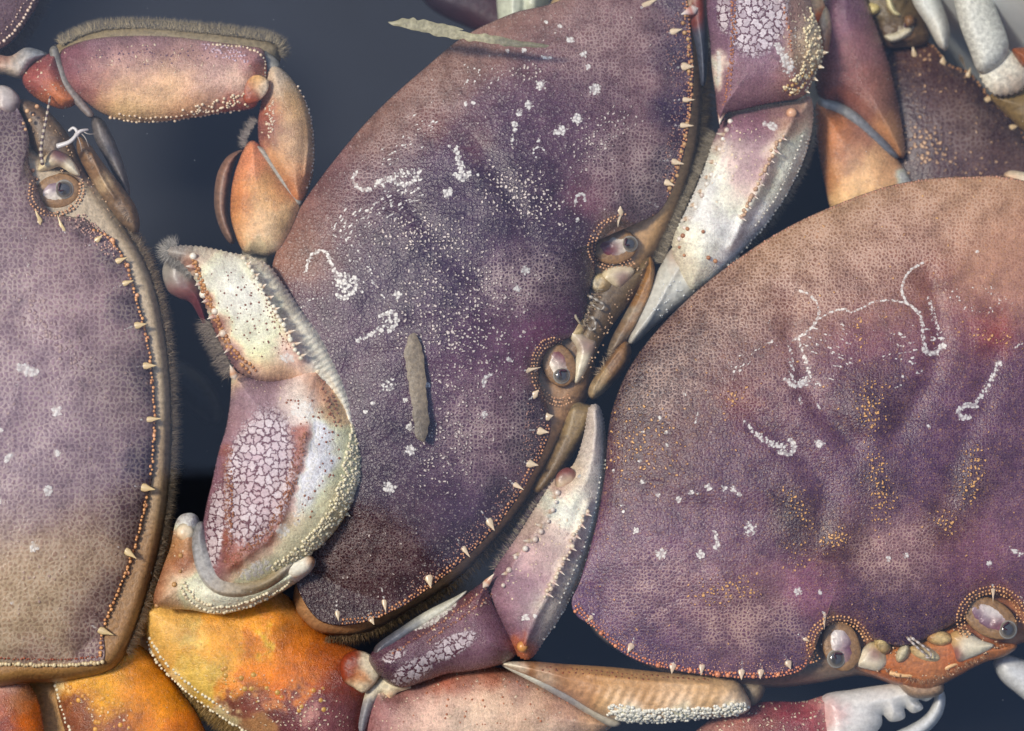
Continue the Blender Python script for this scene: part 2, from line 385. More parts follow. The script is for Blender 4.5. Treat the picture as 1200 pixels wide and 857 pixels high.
    net = math_('MULTIPLY', net, math_('MULTIPLY_ADD', ramp(n1.outputs[0], .36, .62), .65, .35))
    pale = mix(netmix, base, netcol)
    base = mix(net, base, pale)
    fine = math_('MULTIPLY', math_('SUBTRACT', 1., ramp(math_('MULTIPLY_ADD', sc2.outputs[2], .16, d), .12, .34)), math_('MULTIPLY', math_('SUBTRACT', 1.05, B_), finedot), clamp=True)
    base = mix(fine, base, dotcol)
    # tubercles: cream dots with a dark ring
    has = math_('LESS_THAN', rnd, G_)
    ring = math_('MULTIPLY', math_('MULTIPLY', math_('SUBTRACT', 1., ramp(d, .42, .6)), has), math_('MULTIPLY', G_, ringdark*2, clamp=True))
    base = mix(ring, base, mix(1., base, (.45, .34, .42), 'MULTIPLY'))
    dotm = math_('MULTIPLY', math_('SUBTRACT', 1., ramp(math_('MULTIPLY_ADD', G_, -.14, math_('MULTIPLY_ADD', sc2.outputs[1], .18, d)), .14, .32)), has)
    base = mix(dotm, base, dotcol)
    # polygons
    ve = N(t, 'ShaderNodeTexVoronoi', Scale=100./poly, Randomness=.9); ve.voronoi_dimensions = '2D'; ve.feature = 'DISTANCE_TO_EDGE'; vp = t.nodes.new('ShaderNodeVectorMath'); vp.operation = 'MULTIPLY_ADD'; L(nz.outputs['Color'], vp.inputs[0]); vp.inputs[1].default_value = (.075, .075, 0); L(pos.outputs['Vector'], vp.inputs[2]); L(vp.outputs[0], ve.inputs['Vector'])
    v1 = N(t, 'ShaderNodeTexVoronoi', Scale=100./poly, Randomness=.9); v1.voronoi_dimensions = '2D'; L(vp.outputs[0], v1.inputs['Vector'])
    Aw = math_('MULTIPLY_ADD', n2.outputs[0], .7, math_('SUBTRACT', A_, .36))
    pw = math_('MULTIPLY_ADD', n2.outputs[0], .22, math_('SUBTRACT', ve.outputs['Distance'], .12))
    pm = math_('MULTIPLY', ramp(pw, .03, .13), ramp(Aw, .34, .6))
    sv = t.nodes.new('ShaderNodeSeparateColor'); L(v1.outputs['Color'], sv.inputs[0])
    pcen = math_('MULTIPLY', math_('MULTIPLY_ADD', n2.outputs[0], 1., .2), math_('MULTIPLY_ADD', sv.outputs[0], .6, .65), clamp=True)
    pedge = math_('MULTIPLY', math_('SUBTRACT', 1., ramp(ve.outputs['Distance'], .06, .2)), ramp(Aw, .35, .5))
    base = mix(math_('MULTIPLY', pedge, .85), base, (84, 40, 56))
    base = mix(math_('MULTIPLY', pm, pcen), base, (222, 210, 210))
    # white marks
    mk = ramp(math_('MULTIPLY_ADD', math_('SUBTRACT', .32, d), .34, math_('MULTIPLY_ADD', n2.outputs[0], .5, math_('SUBTRACT', R_, .25))), .5, .62)
    mk = math_('MULTIPLY', mk, ramp(R_, .1, .25))
    mk = math_('MULTIPLY', mk, math_('MULTIPLY_ADD', math_('SUBTRACT', 1., ramp(d, .28, .55)), .5, .38))
    base = mix(mk, base, mark)
    # relief
    n3 = N(t, 'ShaderNodeTexNoise', Scale=75., Detail=2., Roughness=.6); n3.noise_dimensions = '2D'; L(pos.outputs['Vector'], n3.inputs['Vector'])
    h = math_('ADD', math_('MULTIPLY', n3.outputs[0], micro), math_('MULTIPLY', dotm, .9)); h = math_('ADD', h, math_('MULTIPLY', netm, -.12)); h = math_('ADD', h, math_('MULTIPLY', math_('SUBTRACT', 1., ramp(d, .2, .55)), math_('MULTIPLY_ADD', B_, .25, .18)))
    h = math_('ADD', h, math_('MULTIPLY', pm, .5)); h = math_('ADD', h, math_('MULTIPLY', mk, .35)); h = math_('ADD', h, math_('MULTIPLY', n2.outputs[0], .45))
    bp = N(t, 'ShaderNodeBump', Strength=.55*bump, Distance=.00035); L(h, bp.inputs['Height'])
    bs = N(t, 'ShaderNodeBsdfPrincipled'); bs.inputs['Roughness'].default_value = rough; bs.inputs['Specular IOR Level'].default_value = spec
    rr = math_('MULTIPLY_ADD', n2.outputs[0], .3, rough-.15); L(rr, bs.inputs['Roughness'])
    bs.inputs['Subsurface Weight'].default_value = 0.0
    L(base, bs.inputs['Base Color']); L(bp.outputs[0], bs.inputs['Normal'])
    out = t.nodes.new('ShaderNodeOutputMaterial'); L(bs.outputs[0], out.inputs[0])
    return m
def plain_mat(name, rough=.35, grain=.2, scale=30., bump=.3, spec=.5, sss=0):
    """takes its pigment from the mesh, adds grain"""
    m = bpy.data.materials.new(name); m.use_nodes = True; t = m.node_tree; L = t.links.new; bs = t.nodes['Principled BSDF']
    colr = N(t, 'ShaderNodeAttribute', attribute_name='col'); tc = N(t, 'ShaderNodeAttribute', attribute_name='pos')
    n2 = N(t, 'ShaderNodeTexNoise', Scale=scale, Detail=4., Roughness=.65); L(tc.outputs['Vector'], n2.inputs['Vector'])
    mr = t.nodes.new('ShaderNodeMapRange'); L(n2.outputs[0], mr.inputs[0]); mr.inputs[1].default_value = .25; mr.inputs[2].default_value = .75; mr.inputs[3].default_value = 1-grain*1.5; mr.inputs[4].default_value = 1+grain
    mx = t.nodes.new('ShaderNodeVectorMath'); mx.operation = 'SCALE'; L(colr.outputs['Color'], mx.inputs[0]); L(mr.outputs[0], mx.inputs['Scale'])
    L(mx.outputs[0], bs.inputs['Base Color']); bs.inputs['Roughness'].default_value = rough; bs.inputs['Specular IOR Level'].default_value = spec
    bp = N(t, 'ShaderNodeBump', Strength=bump, Distance=.0005); L(n2.outputs[0], bp.inputs['Height']); L(bp.outputs[0], bs.inputs['Normal'])
    return m
M_B = shell_mat('violet_shell', cell=4.5, netcol=(190, 170, 160), dotcol=(216, 202, 190), netmix=.62)
M_C = shell_mat('plum_shell', cell=4.3, netcol=(200, 170, 150), dotcol=(226, 172, 104), netmix=.6)
M_A = shell_mat('greyish_shell', cell=6.0, netcol=(184, 170, 150), dotcol=(176, 150, 140), netmix=.52)
M_F = shell_mat('dusky_shell', cell=6.0, netcol=(140, 125, 115), dotcol=(200, 160, 120))
M_LIMB = shell_mat('limb_shell', cell=4.6, poly=9.2, grain=.42, netcol=(215, 200, 180), rough=.24, micro=1.2, netmix=.35, finedot=.1, spec=.55)
M_GR = plain_mat('granule_shell', rough=.28, grain=.1)
M_SOFT = plain_mat('soft_membrane', rough=.42, grain=.34, scale=20, bump=.6)
M_HAIR = plain_mat('setae', rough=.7, grain=.1, bump=0, spec=.2)
M_GLOSS = plain_mat('polished_white_shell', rough=.3, grain=.2, spec=.45, scale=16, bump=.35)
M_RIB = plain_mat('ribbed_shell', rough=.4, grain=.28, scale=18, bump=.7)
def cornea_mat():
    m = bpy.data.materials.new('eye_cornea'); m.use_nodes = True; t = m.node_tree; L = t.links.new; bs = t.nodes['Principled BSDF']
    g = t.nodes.new('ShaderNodeTexCoord'); vo = N(t, 'ShaderNodeTexVoronoi', Scale=9000.); L(g.outputs['Object'], vo.inputs['Vector'])
    at = N(t, 'ShaderNodeAttribute', attribute_name='col')
    mx = t.nodes.new('ShaderNodeVectorMath'); mx.operation = 'SCALE'; L(at.outputs['Color'], mx.inputs[0])
    mr = t.nodes.new('ShaderNodeMapRange'); L(vo.outputs[0], mr.inputs[0]); mr.inputs[3].default_value = .8; mr.inputs[4].default_value = 1.15; L(mr.outputs[0], mx.inputs['Scale'])
    L(mx.outputs[0], bs.inputs['Base Color']); bs.inputs['Roughness'].default_value = .08; bs.inputs['Coat Weight'].default_value = .25; bs.inputs['Coat Roughness'].default_value = .03
    return m
M_EYE = cornea_mat()

# ------------------------------------------------------------------ setting: tub and water
def solid_box(name, P8, mat, parent=None):
    me = bpy.data.meshes.new(name); me.from_pydata([tuple(p) for p in P8], [], [(3,2,1,0),(4,5,6,7),(0,1,5,4),(1,2,6,5),(2,3,7,6),(3,0,4,7)]); me.update()
    me.materials.append(mat); return mk_obj(name, me, parent)
def plastic():
    m = bpy.data.materials.new('scuffed_plastic'); m.use_nodes = True; t = m.node_tree; L = t.links.new; bs = t.nodes['Principled BSDF']
    tc = t.nodes.new('ShaderNodeTexCoord'); n = N(t, 'ShaderNodeTexNoise', Scale=25., Detail=6., Roughness=.7); L(tc.outputs['Object'], n.inputs['Vector'])
    r = t.nodes.new('ShaderNodeValToRGB'); r.color_ramp.elements[0].position = .3; r.color_ramp.elements[1].position = .7
    r.color_ramp.elements[0].color = (*lin((206, 210, 206)), 1); r.color_ramp.elements[1].color = (*lin((234, 238, 234)), 1)
    L(n.outputs[0], r.inputs[0]); L(r.outputs[0], bs.inputs['Base Color']); bs.inputs['Roughness'].default_value = .45
    return m
def silt():
    m = bpy.data.materials.new('dark_tub_floor'); m.use_nodes = True; t = m.node_tree; L = t.links.new; bs = t.nodes['Principled BSDF']
    tc = t.nodes.new('ShaderNodeTexCoord'); n = N(t, 'ShaderNodeTexNoise', Scale=30., Detail=5.); L(tc.outputs['Object'], n.inputs['Vector'])
    r = t.nodes.new('ShaderNodeValToRGB'); r.color_ramp.elements[0].color = (.003, .005, .012, 1); r.color_ramp.elements[1].color = (.012, .018, .034, 1)
    L(n.outputs[0], r.inputs[0]); L(r.outputs[0], bs.inputs['Base Color']); bs.inputs['Roughness'].default_value = .7
    return m
M_PL, M_SILT = plastic(), silt()
tub = bpy.data.objects.new('plastic_tub', None); COL.objects.link(tub); ROOTLOC['plastic_tub'] = np.zeros(3)
tub['label'] = 'pale grey plastic tub whose blurred wall shows in the top right corner'; tub['category'] = 'tub'
# rectangular tub, turned so that one wall runs behind the top right corner
A0 = P(1170, -66, 0)/U; A1 = P(1340, 26, 0)/U; ud = (A1-A0); ud /= np.linalg.norm(ud); vd = np.array([ud[1], -ud[0], 0.])   # vd points into the tub
Z0, Z1 = -620., 170.; Ltub, Wtub, TH = 1500., 2600., 14.
K = A0.copy(); K[2] = 0; K = K-ud*1500; Ltub = 3300.
DRAFT = 130.
def tb(a0, a1, b0, b1, z0, z1):
    pts = []
    for z in (z0, z1):
        for a, b in ((a0, b0), (a1, b0), (a1, b1), (a0, b1)):
            p = (K+ud*a+vd*(b+(DRAFT*(Z1-z)/(Z1-Z0) if b < 40 else 0)))*U; pts.append((p[0], p[1], z*U))
    return pts
solid_box('floor', tb(-TH, Ltub+TH, -TH, Wtub+TH, Z0-TH, Z0), M_SILT, tub)
for nm, a in (('wall', (-TH, Ltub+TH, -TH, 0)), ('wall', (-TH, Ltub+TH, Wtub, Wtub+TH)), ('wall', (-TH, 0, 0, Wtub)), ('wall', (Ltub, Ltub+TH, 0, Wtub))):
    o = solid_box(nm, tb(*a, Z0, Z1), M_PL, tub)
def water_mat():
    m = bpy.data.materials.new('clear_water_surface'); m.use_nodes = True; t = m.node_tree; t.nodes.clear(); L = t.links.new
    tr = N(t, 'ShaderNodeBsdfTransparent'); tr.inputs[0].default_value = (.97, .985, 1, 1)
    gl = N(t, 'ShaderNodeBsdfGlossy'); gl.inputs['Roughness'].default_value = .02
    tc = t.nodes.new('ShaderNodeTexCoord'); n = N(t, 'ShaderNodeTexNoise', Scale=22., Detail=1.); L(tc.outputs['Object'], n.inputs['Vector'])
    bp = N(t, 'ShaderNodeBump', Strength=.12, Distance=.002); L(n.outputs[0], bp.inputs['Height']); L(bp.outputs[0], gl.inputs['Normal'])
    fr = N(t, 'ShaderNodeFresnel', IOR=1.46); mx = t.nodes.new('ShaderNodeMixShader')
    L(fr.outputs[0], mx.inputs[0]); L(tr.outputs[0], mx.inputs[1]); L(gl.outputs[0], mx.inputs[2])
    out = t.nodes.new('ShaderNodeOutputMaterial'); L(mx.outputs[0], out.inputs[0]); return m
me = bpy.data.meshes.new('water'); q4 = tb(.5, Ltub-.5, .5, Wtub-.5, 0, 0)[:4]
me.from_pydata(q4, [], [(3, 2, 1, 0)]); me.update(); me.materials.append(water_mat()); wobj = mk_obj('water', me); wobj['kind'] = 'structure'

# ------------------------------------------------------------------ helpers for crab parts
def margin(blob, segs, step=4.2, rad=1.7, rows=1, c0=(120, 62, 40), c1=(222, 160, 112), inset=2.5, mat=None, name='margin_granules', dz=.6):
    XY = []
    for seg in segs:
        l = smooth_open(seg, step); cc = blob.c
        for k in range(rows):
            v = cc-l; v /= np.linalg.norm(v, axis=1)[:, None]; XY.append(l+v*(inset+k*step*1.05))
    return granules(name, blob, np.vstack(XY), rad, c0, c1, blob.ob, mat or M_GR, dz=dz)
def ring_granules(blob, x, y, rx, ry, an, a0, a1, rows=1, step=3.6, rad=1.5, c0=(120, 62, 40), c1=(228, 178, 132), name='orbit_granules'):
    XY = []
    ca, sa = math.cos(math.radians(an)), math.sin(math.radians(an))
    for k in range(rows):
        f = 1.08+k*.15; n = int(abs(math.radians(a1-a0))*(rx+ry)/2*f/step); t = np.radians(np.linspace(a0, a1, n))
        u, v = rx*f*np.cos(t), -ry*f*np.sin(t); XY.append(np.stack([x+u*ca-v*sa, y+u*sa+v*ca], -1))
    return granules(name, blob, np.vstack(XY), rad, c0, c1, blob.ob, M_GR, dz=.8, jit=.35)
def ellpts(x, y, rx, ry, an, n=12):
    ca, sa = math.cos(math.radians(an)), math.sin(math.radians(an))
    return [(x+rx*math.cos(t)*ca-ry*math.sin(t)*sa, y+rx*math.cos(t)*sa+ry*math.sin(t)*ca) for t in np.arange(n)*2*math.pi/n]
def ball(name, x, y, z, r, parent, mat, rgb, rgb2=None, squash=.8, n=20):
    u = np.linspace(0, math.pi, n); v = np.linspace(0, 2*math.pi, 2*n, endpoint=False)
    UU, VV = np.meshgrid(u, v, indexing='ij'); c = P(x, y, z)
    d = np.stack([np.sin(UU)*np.cos(VV), np.sin(UU)*np.sin(VV), np.cos(UU)*squash], -1)
    V = (c+d*r*U).reshape(-1, 3); i = np.arange(n-1)[:, None]; j = np.arange(2*n)[None, :]
    f = np.stack([i*2*n+j, (i+1)*2*n+j, (i+1)*2*n+(j+1) % (2*n), i*2*n+(j+1) % (2*n)], -1).reshape(-1, 4)
    k = np.clip((np.cos(UU)-.45)*3, 0, 1).ravel()[:, None]
    C = lin(rgb2 or rgb)*(1-k)+lin(rgb)*k
    return mesh_np(name, V, f, None, mat, parent, C, np.zeros((len(V), 4)), np.repeat([[x/100, y/100]], len(V), 0))
def feeler(parent, pts, r, z, rgb, zup=4, name='antennule', mat=None, ring=None):
    """a slender jointed tube"""
    l = smooth_open(pts, 1.2); n = 8; V = []; C = []; T = np.linspace(0, 1, len(l))
    tan = np.gradient(l, axis=0); tan /= np.linalg.norm(tan, axis=1)[:, None]
    for i, (p, tt) in enumerate(zip(l, T)):
        rr = r*(1-.55*tt)*(1 if ring is None or (i // 3) % 2 else .78)*(.3 if i in (0, len(l)-1) else 1)
        for k in range(n):
            b = 2*math.pi*k/n; V.append(P(p[0]-tan[i, 1]*rr*math.cos(b), p[1]+tan[i, 0]*rr*math.cos(b), z+zup*math.sin(math.pi*tt)+rr*math.sin(b)))
            C.append(lin(rgb if ring is None or (i // 3) % 2 else ring))
    m = len(l); i = np.arange(m-1)[:, None]; j = np.arange(n)[None, :]
    f = np.stack([i*n+j, i*n+(j+1) % n, (i+1)*n+(j+1) % n, (i+1)*n+j], -1).reshape(-1, 4)
    return mesh_np(name, np.array(V), f, None, mat or M_GLOSS, parent, np.array(C), np.zeros((len(V), 4)), np.zeros((len(V), 2)))
def eye(parent, x, y, z, cx, cy, cr, an, rx, ry, patches, rim=(150, 146, 136)):
    so_ = Blob('socket', ellpts(x, y, rx*1.2, ry*1.3, an), z-7, 5, [(x, y, (142, 110, 74), 30)], M_SOFT, parent, p=3, q=.5, res=2, noise=(.6, 9))
    b = Blob('eye', ellpts(x, y, rx*.9, ry*.85, an), z-6, 5.5, [(x, y, (120, 84, 70), 40, .002)]+patches, M_GLOSS, parent, p=2.2, q=.6, noise=(1.6, 7), res=1.4, warp=3)
    cr *= .86
    ball('cornea_rim', cx, cy, z-3.5, cr*1.1, b.ob, M_GLOSS, rim, squash=.42)
    ball('cornea', cx, cy, z-1.5, cr*.93, b.ob, M_EYE, (64, 60, 56), (120, 112, 100), squash=.4)
    a = math.radians(an)
    feeler(b.ob, [(cx-cr*.9*math.cos(a+1.2), cy-cr*.9*math.sin(a+1.2)), (cx-cr*.6*math.cos(a), cy-cr*.6*math.sin(a)), (cx, cy+1)], 1.5, z+3, (70, 30, 36), zup=1, name='eye_stripe')
    return b
def fringe(name, *a, **k): return hairs(name, *a, **k)

# ------------------------------------------------------------------ 1. middle crab
cb = thing('crab', 560, 360, -150, 'purple white-flecked crab in the middle, facing right, a tan strip floating over its shell', 'crab')
outB = [(660, -2), (600, 16), (545, 42), (500, 78), (440, 132), (390, 190), (350, 246), (322, 300), (316, 350), (318, 430), (322, 520), (330, 610), (345, 680), (368, 722), (395, 733),
        (432, 728), (480, 706), (530, 668), (575, 625), (606, 585), (632, 540), (646, 500), (640, 470), (632, 440), (646, 408), (672, 392), (686, 365), (690, 345), (698, 320), (700, 290), (716, 262), (742, 256), (768, 252), (788, 222), (804, 170), (812, 110), (812, 60), (806, 10), (802, -60), (795, -120), (740, -110), (700, -50)]
shB = []
for x, y, r in [(640, 26, 3), (656, 31, 3), (668, 47, 5), (684, 63, 4.5), (689, 79, 4), (697, 104, 8), (676, 139, 7), (658, 153, 7), (652, 155, 5), (634, 100, 7), (620, 123, 6), (609, 133, 5), (603, 146, 4.5), (603, 153, 4), (614, 59, 3.5),
                (594, 60, 3), (631, 165, 3), (525, 226, 7), (677, 258, 3), (554, 121, 3.5), (546, 122, 3), (466, 346, 6.5), (475, 469, 3.5), (480, 500, 5), (481, 528, 7), (456, 572, 9), (616, 317, 6), (606, 338, 5), (597, 422, 4), (501, 451, 4), (567, 486, 5), (437, 473, 3.5), (428, 483, 3.5), (560, 205, 2), (424, 342, 2.5), (527, 172, 2.5)]:
    shB.append(('mark', 'dot', x, y, r, .95))
shB += [('mark', 'line', [(636, 67), (645, 68)], 3, 2.5, .85), ('mark', 'line', [(600, 160), (602, 168)], 6, 8, .62), ('mark', 'line', [(534, 172), (537, 186), (541, 198), (541, 206)], 5, 9, .72), ('mark', 'line', [(533, 204), (541, 211), (550, 203)], 3, 4, .9),
        ('mark', 'line', [(417, 400), (432, 393), (448, 385), (458, 374)], 5, 12, .68), ('mark', 'line', [(446, 370), (460, 366), (465, 377), (456, 388)], 4, 4, .85),
        ('mark', 'line', [(628, 184), (624, 178), (632, 172), (640, 178)], 2.5, 2.5, .7), ('mark', 'line', [(674, 238), (676, 230), (684, 228), (686, 235)], 3, 3, .8), ('mark', 'line', [(567, 452), (568, 443), (575, 440)], 3, 3, .85),
        ('mark', 'line', [(418, 201), (414, 210), (420, 221), (433, 222)], 3, 4, .8), ('mark', 'line', [(440, 216), (455, 210), (470, 216), (484, 214), (492, 200)], 5, 5, .78), ('mark', 'ell', 472, 203, 26, 9, -8, .62), ('mark', 'line', [(448, 214), (452, 224)], 3, 3, .7),
        ('mark', 'ell', 455, 452, 14, 12, 0, .62), ('mark', 'line', [(446, 458), (462, 444)], 5, 5, .6), ('mark', 'line', [(358, 318), (364, 300), (378, 294), (388, 303)], 3, 3, .8), ('mark', 'ell', 402, 330, 16, 16, 0, .72),
        ('mark', 'line', [(384, 300), (392, 318), (404, 340)], 4, 8, .75), ('mark', 'line', [(395, 345), (404, 349), (416, 338), (416, 326)], 4, 5, .85), ('mark', 'line', [(388, 262), (395, 290), (408, 312)], 3, 3, .55), ('mark', 'line', [(346, 370), (362, 352), (380, 350)], 2.5, 2.5, .6)]
r_ = np.random.default_rng(3)
for k in range(80):     # pale streaks fanning across the rear of the shell
    t = r_.uniform(); x = 392+t*100+r_.normal(0, 4); y = 270-t*44+r_.normal(0, 9)-abs(t-.3)*8; a = math.radians(-20-35*(1-t)); l = r_.uniform(2, 6)
    shB.append(('mark', 'line', [(x, y), (x+math.cos(a)*l, y+math.sin(a)*l)], 1.7, 1.3, r_.uniform(.62, .85)))
for k in range(40):
    t = r_.uniform(); x = 448+t*62+r_.normal(0, 3); y = 186-t*44+r_.normal(0, 6); l = r_.uniform(2, 5)
    shB.append(('mark', 'line', [(x, y), (x+l, y-l*.5)], 1.5, 1.3, r_.uniform(.6, .8)))
for k in range(45):
    t = r_.uniform(); x = 398+t*46+r_.normal(0, 6); y = 270+t*66+r_.normal(0, 7); l = r_.uniform(2, 6)
    shB.append(('mark', 'line', [(x, y), (x+l*.7, y+l*.8)], 1.6, 1.3, r_.uniform(.6, .8)))
for k in range(22):
    x, y = r_.uniform(545, 592), r_.uniform(72, 96); shB.append(('mark', 'line', [(x, y), (x-2, y+3)], 1.6, 1.2, .7))
shB += [('tub', 'ell', 618, 232, 55, 34, 25, .75), ('tub', 'ell', 500, 278, 75, 26, 8, .7), ('tub', 'ell', 705, 158, 52, 24, -50, .6), ('tub', 'ell', 535, 350, 92, 60, -8, .55), ('tub', 'ell', 620, 82, 28, 18, 0, .5), ('tub', 'ell', 530, 395, 70, 22, 0, .8), ('tub', 'ell', 530, 520, 40, 60, 20, .55), ('tub', 'ell', 560, 430, 60, 60, 0, .4), ('tub', 'all', .02)]
shB += [('net', 'all', .14), ('net', 'ell', 738, 195, 55, 60, 20, 1.), ('net', 'ell', 612, 330, 60, 42, -10, .95), ('net', 'ell', 572, 505, 62, 70, 30, .9), ('net', 'ell', 720, 60, 90, 80, 0, .7), ('net', 'ell', 420, 640, 90, 60, 0, .45), ('net', 'ell', 470, 160, 160, 40, -50, .6)]
cpB = [(560, 250, (84, 60, 92), 60), (500, 330, (70, 46, 80), 50, 2.6), (600, 230, (62, 40, 66), 32, 2.6), (480, 280, (66, 44, 74), 40, 2.6), (430, 240, (110, 84, 92), 40), (380, 250, (124, 98, 86), 35), (345, 290, (132, 106, 88), 28), (440, 150, (128, 106, 92), 30), (500, 95, (128, 108, 96), 30), (580, 30, (130, 110, 98), 34),
       (660, 20, (134, 116, 108), 45), (730, 60, (124, 102, 106), 50), (740, 0, (118, 96, 100), 40), (738, 195, (128, 108, 112), 40), (700, 140, (88, 62, 84), 35), (650, 120, (92, 66, 90), 45), (660, 200, (86, 60, 80), 35), (612, 330, (120, 98, 110), 35), (640, 380, (98, 66, 100), 30), (655, 310, (70, 50, 78), 28, 2.6), (690, 290, (66, 46, 72), 22, 2.6),
       (560, 420, (112, 84, 104), 50), (575, 510, (118, 94, 108), 40), (500, 470, (84, 58, 86), 50), (430, 420, (84, 56, 82), 45, 2.6), (420, 520, (68, 50, 70), 45, 2.6), (460, 540, (78, 56, 80), 40, 2.6), (540, 580, (96, 80, 110), 40), (480, 620, (82, 62, 78), 45), (420, 640, (80, 50, 54), 50, 2.6), (370, 600, (64, 38, 42), 45, 2.6), (360, 690, (66, 38, 42), 40, 2.6), (450, 680, (84, 60, 66), 35, 2.6),  # dark lower-left points put part of the claw's shade into the colour
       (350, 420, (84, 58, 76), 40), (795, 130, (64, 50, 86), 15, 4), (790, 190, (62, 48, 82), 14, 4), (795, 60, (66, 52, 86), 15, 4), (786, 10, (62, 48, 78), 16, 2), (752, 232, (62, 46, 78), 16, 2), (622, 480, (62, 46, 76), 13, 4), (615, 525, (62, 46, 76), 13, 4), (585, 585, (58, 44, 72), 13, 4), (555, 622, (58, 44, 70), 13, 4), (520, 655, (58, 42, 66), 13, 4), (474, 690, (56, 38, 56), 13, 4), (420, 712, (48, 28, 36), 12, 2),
       (563, 165, (106, 70, 68), 14), (508, 148, (118, 74, 66), 10), (636, 400, (130, 84, 110), 16), (690, 232, (128, 84, 98), 18),
       (725, 284, (122, 106, 82), 13, 8), (652, 436, (120, 106, 84), 13, 8)]
orbB = [(726, 284, 28, 22, -28, 8), (652, 436, 21, 29, -12, 8)]
def flares(lst, sh, pk=.64):
    for x, y, a, L in lst:
        dx, dy = math.cos(math.radians(a)), -math.sin(math.radians(a))
        sh.append(('mark', 'line', [(x+dx*L*.5, y+dy*L*.5), (x-dx*L*.2, y-dy*L*.2), (x-dx*L*.9, y-dy*L*.9)], 3.6, 1.6, pk))
teethB = [(757, 6, -150, 14), (786, 38, 12, 15), (799, 78, 10, 15), (800, 117, 5, 15), (797, 147, 2, 17), (787, 189, -4, 16), (779, 213, -8, 13), (764, 239, -28, 12), (726, 250, 80, 9), (618, 434, 190, 9), (625, 464, 45, 10), (640, 489, 15, 9), (630, 505, -5, 14), (618, 543, -18, 14), (602, 567, -38, 15), (572, 609, -50, 16), (542, 641, -55, 16), (502, 675, -70, 15), (450, 703, -80, 16), (434, 724, -75, 10), (395, 716, -85, 13)]
flares(teethB, shB)
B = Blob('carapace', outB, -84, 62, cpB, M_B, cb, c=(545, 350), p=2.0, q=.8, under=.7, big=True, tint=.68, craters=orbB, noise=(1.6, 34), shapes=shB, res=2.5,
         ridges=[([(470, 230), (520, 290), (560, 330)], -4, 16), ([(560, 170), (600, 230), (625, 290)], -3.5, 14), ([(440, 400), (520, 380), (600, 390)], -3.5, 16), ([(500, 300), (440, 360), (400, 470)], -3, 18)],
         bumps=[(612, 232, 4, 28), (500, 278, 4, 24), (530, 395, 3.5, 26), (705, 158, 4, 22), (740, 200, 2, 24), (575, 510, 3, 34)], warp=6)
for x, y, a, L in teethB:
    spine('spine', x, y, B.height(x, y)+.5, a, L*.95, 5.2, B.ob, M_GR, tooth=True, back=.8, up=1.5, ctip=(226, 204, 168), cbase=(206, 184, 150))
margin(B, [[(806, 0), (812, 60), (812, 110), (804, 170), (788, 222), (768, 250)], [(645, 505), (632, 540), (606, 585), (575, 625), (530, 668), (480, 706), (432, 728), (400, 733)]], rows=2, step=4.4, rad=1.5)
bead_pts = [l for l in smooth_open([(806, 20), (812, 80), (808, 150), (790, 222)], 9)]
granules('large_granules', B, [(p[0]-3, p[1]) for p in bead_pts], 2.4, (128, 60, 34), (196, 158, 106), B.ob, M_GR, dz=1.2, jit=1.5)
ring_granules(B, 726, 284, 28, 22, -28, 50, 275, rows=3, step=3.7, rad=1.35)
ring_granules(B, 652, 436, 21, 29, -12, 60, 290, rows=3, step=3.7, rad=1.35)
# grains in the dark bands beside the margin
g = np.vstack([scatter([(775, 20), (806, 10), (808, 130), (790, 215), (775, 210), (790, 120)], 240, 1), scatter([(618, 470), (640, 480), (636, 540), (600, 590), (540, 655), (480, 700), (470, 690), (560, 610), (610, 545)], 260, 2)])
granules('band_granules', B, g, .85, (96, 60, 66), (196, 150, 130), B.ob, M_GR, dz=.3, jit=0)
eye(cb, 720, 289, -76, 738, 286, 10.5, -8, 23, 16, [(712, 296, (104, 44, 58), 9, 2.2), (717, 275, (226, 220, 208), 8, 1), (735, 300, (222, 214, 200), 8, 1)])
eye(cb, 655, 428, -76, 658, 440, 11, 70, 22, 15, [(653, 414, (112, 44, 58), 8, 2.2), (644, 428, (230, 224, 212), 8), (665, 455, (222, 214, 200), 8)])
# underside rim seen beyond the toothed margin, with its fringe of setae
UB = Blob('underside', [(700, -60), (806, -60), (822, 0), (824, 80), (820, 160), (804, 228), (778, 285), (762, 310), (750, 345), (722, 372), (700, 410), (694, 455), (668, 500), (645, 545), (612, 596), (575, 640), (530, 684), (470, 722), (430, 742), (395, 746), (360, 735), (345, 690), (400, 560), (420, 420), (520, 260), (600, 80)], -138, 46,
          [(800, 150, (164, 140, 104), 60), (770, 280, (170, 140, 98), 40), (650, 530, (152, 122, 88), 50), (560, 640, (164, 134, 98), 50), (450, 720, (150, 116, 80), 50), (720, 370, (110, 90, 62), 50)], M_RIB, cb, c=(600, 330), p=8, q=.5, W=26, under=.8, res=5, noise=(2, 30))
hairs('setae', [(822, 0), (824, 80), (820, 160), (804, 228), (780, 280)], -108, 15, -90, 2400, [(120, 104, 78), (86, 74, 56), (150, 132, 100)], UB.ob, M_HAIR, drop=20, angj=16)
hairs('setae', [(668, 500), (645, 545), (612, 596), (575, 640), (530, 684), (470, 722), (430, 742), (380, 748)], -108, 13, -90, 2200, [(112, 92, 62), (84, 68, 48), (140, 116, 84)], UB.ob, M_HAIR, drop=20, angj=16)
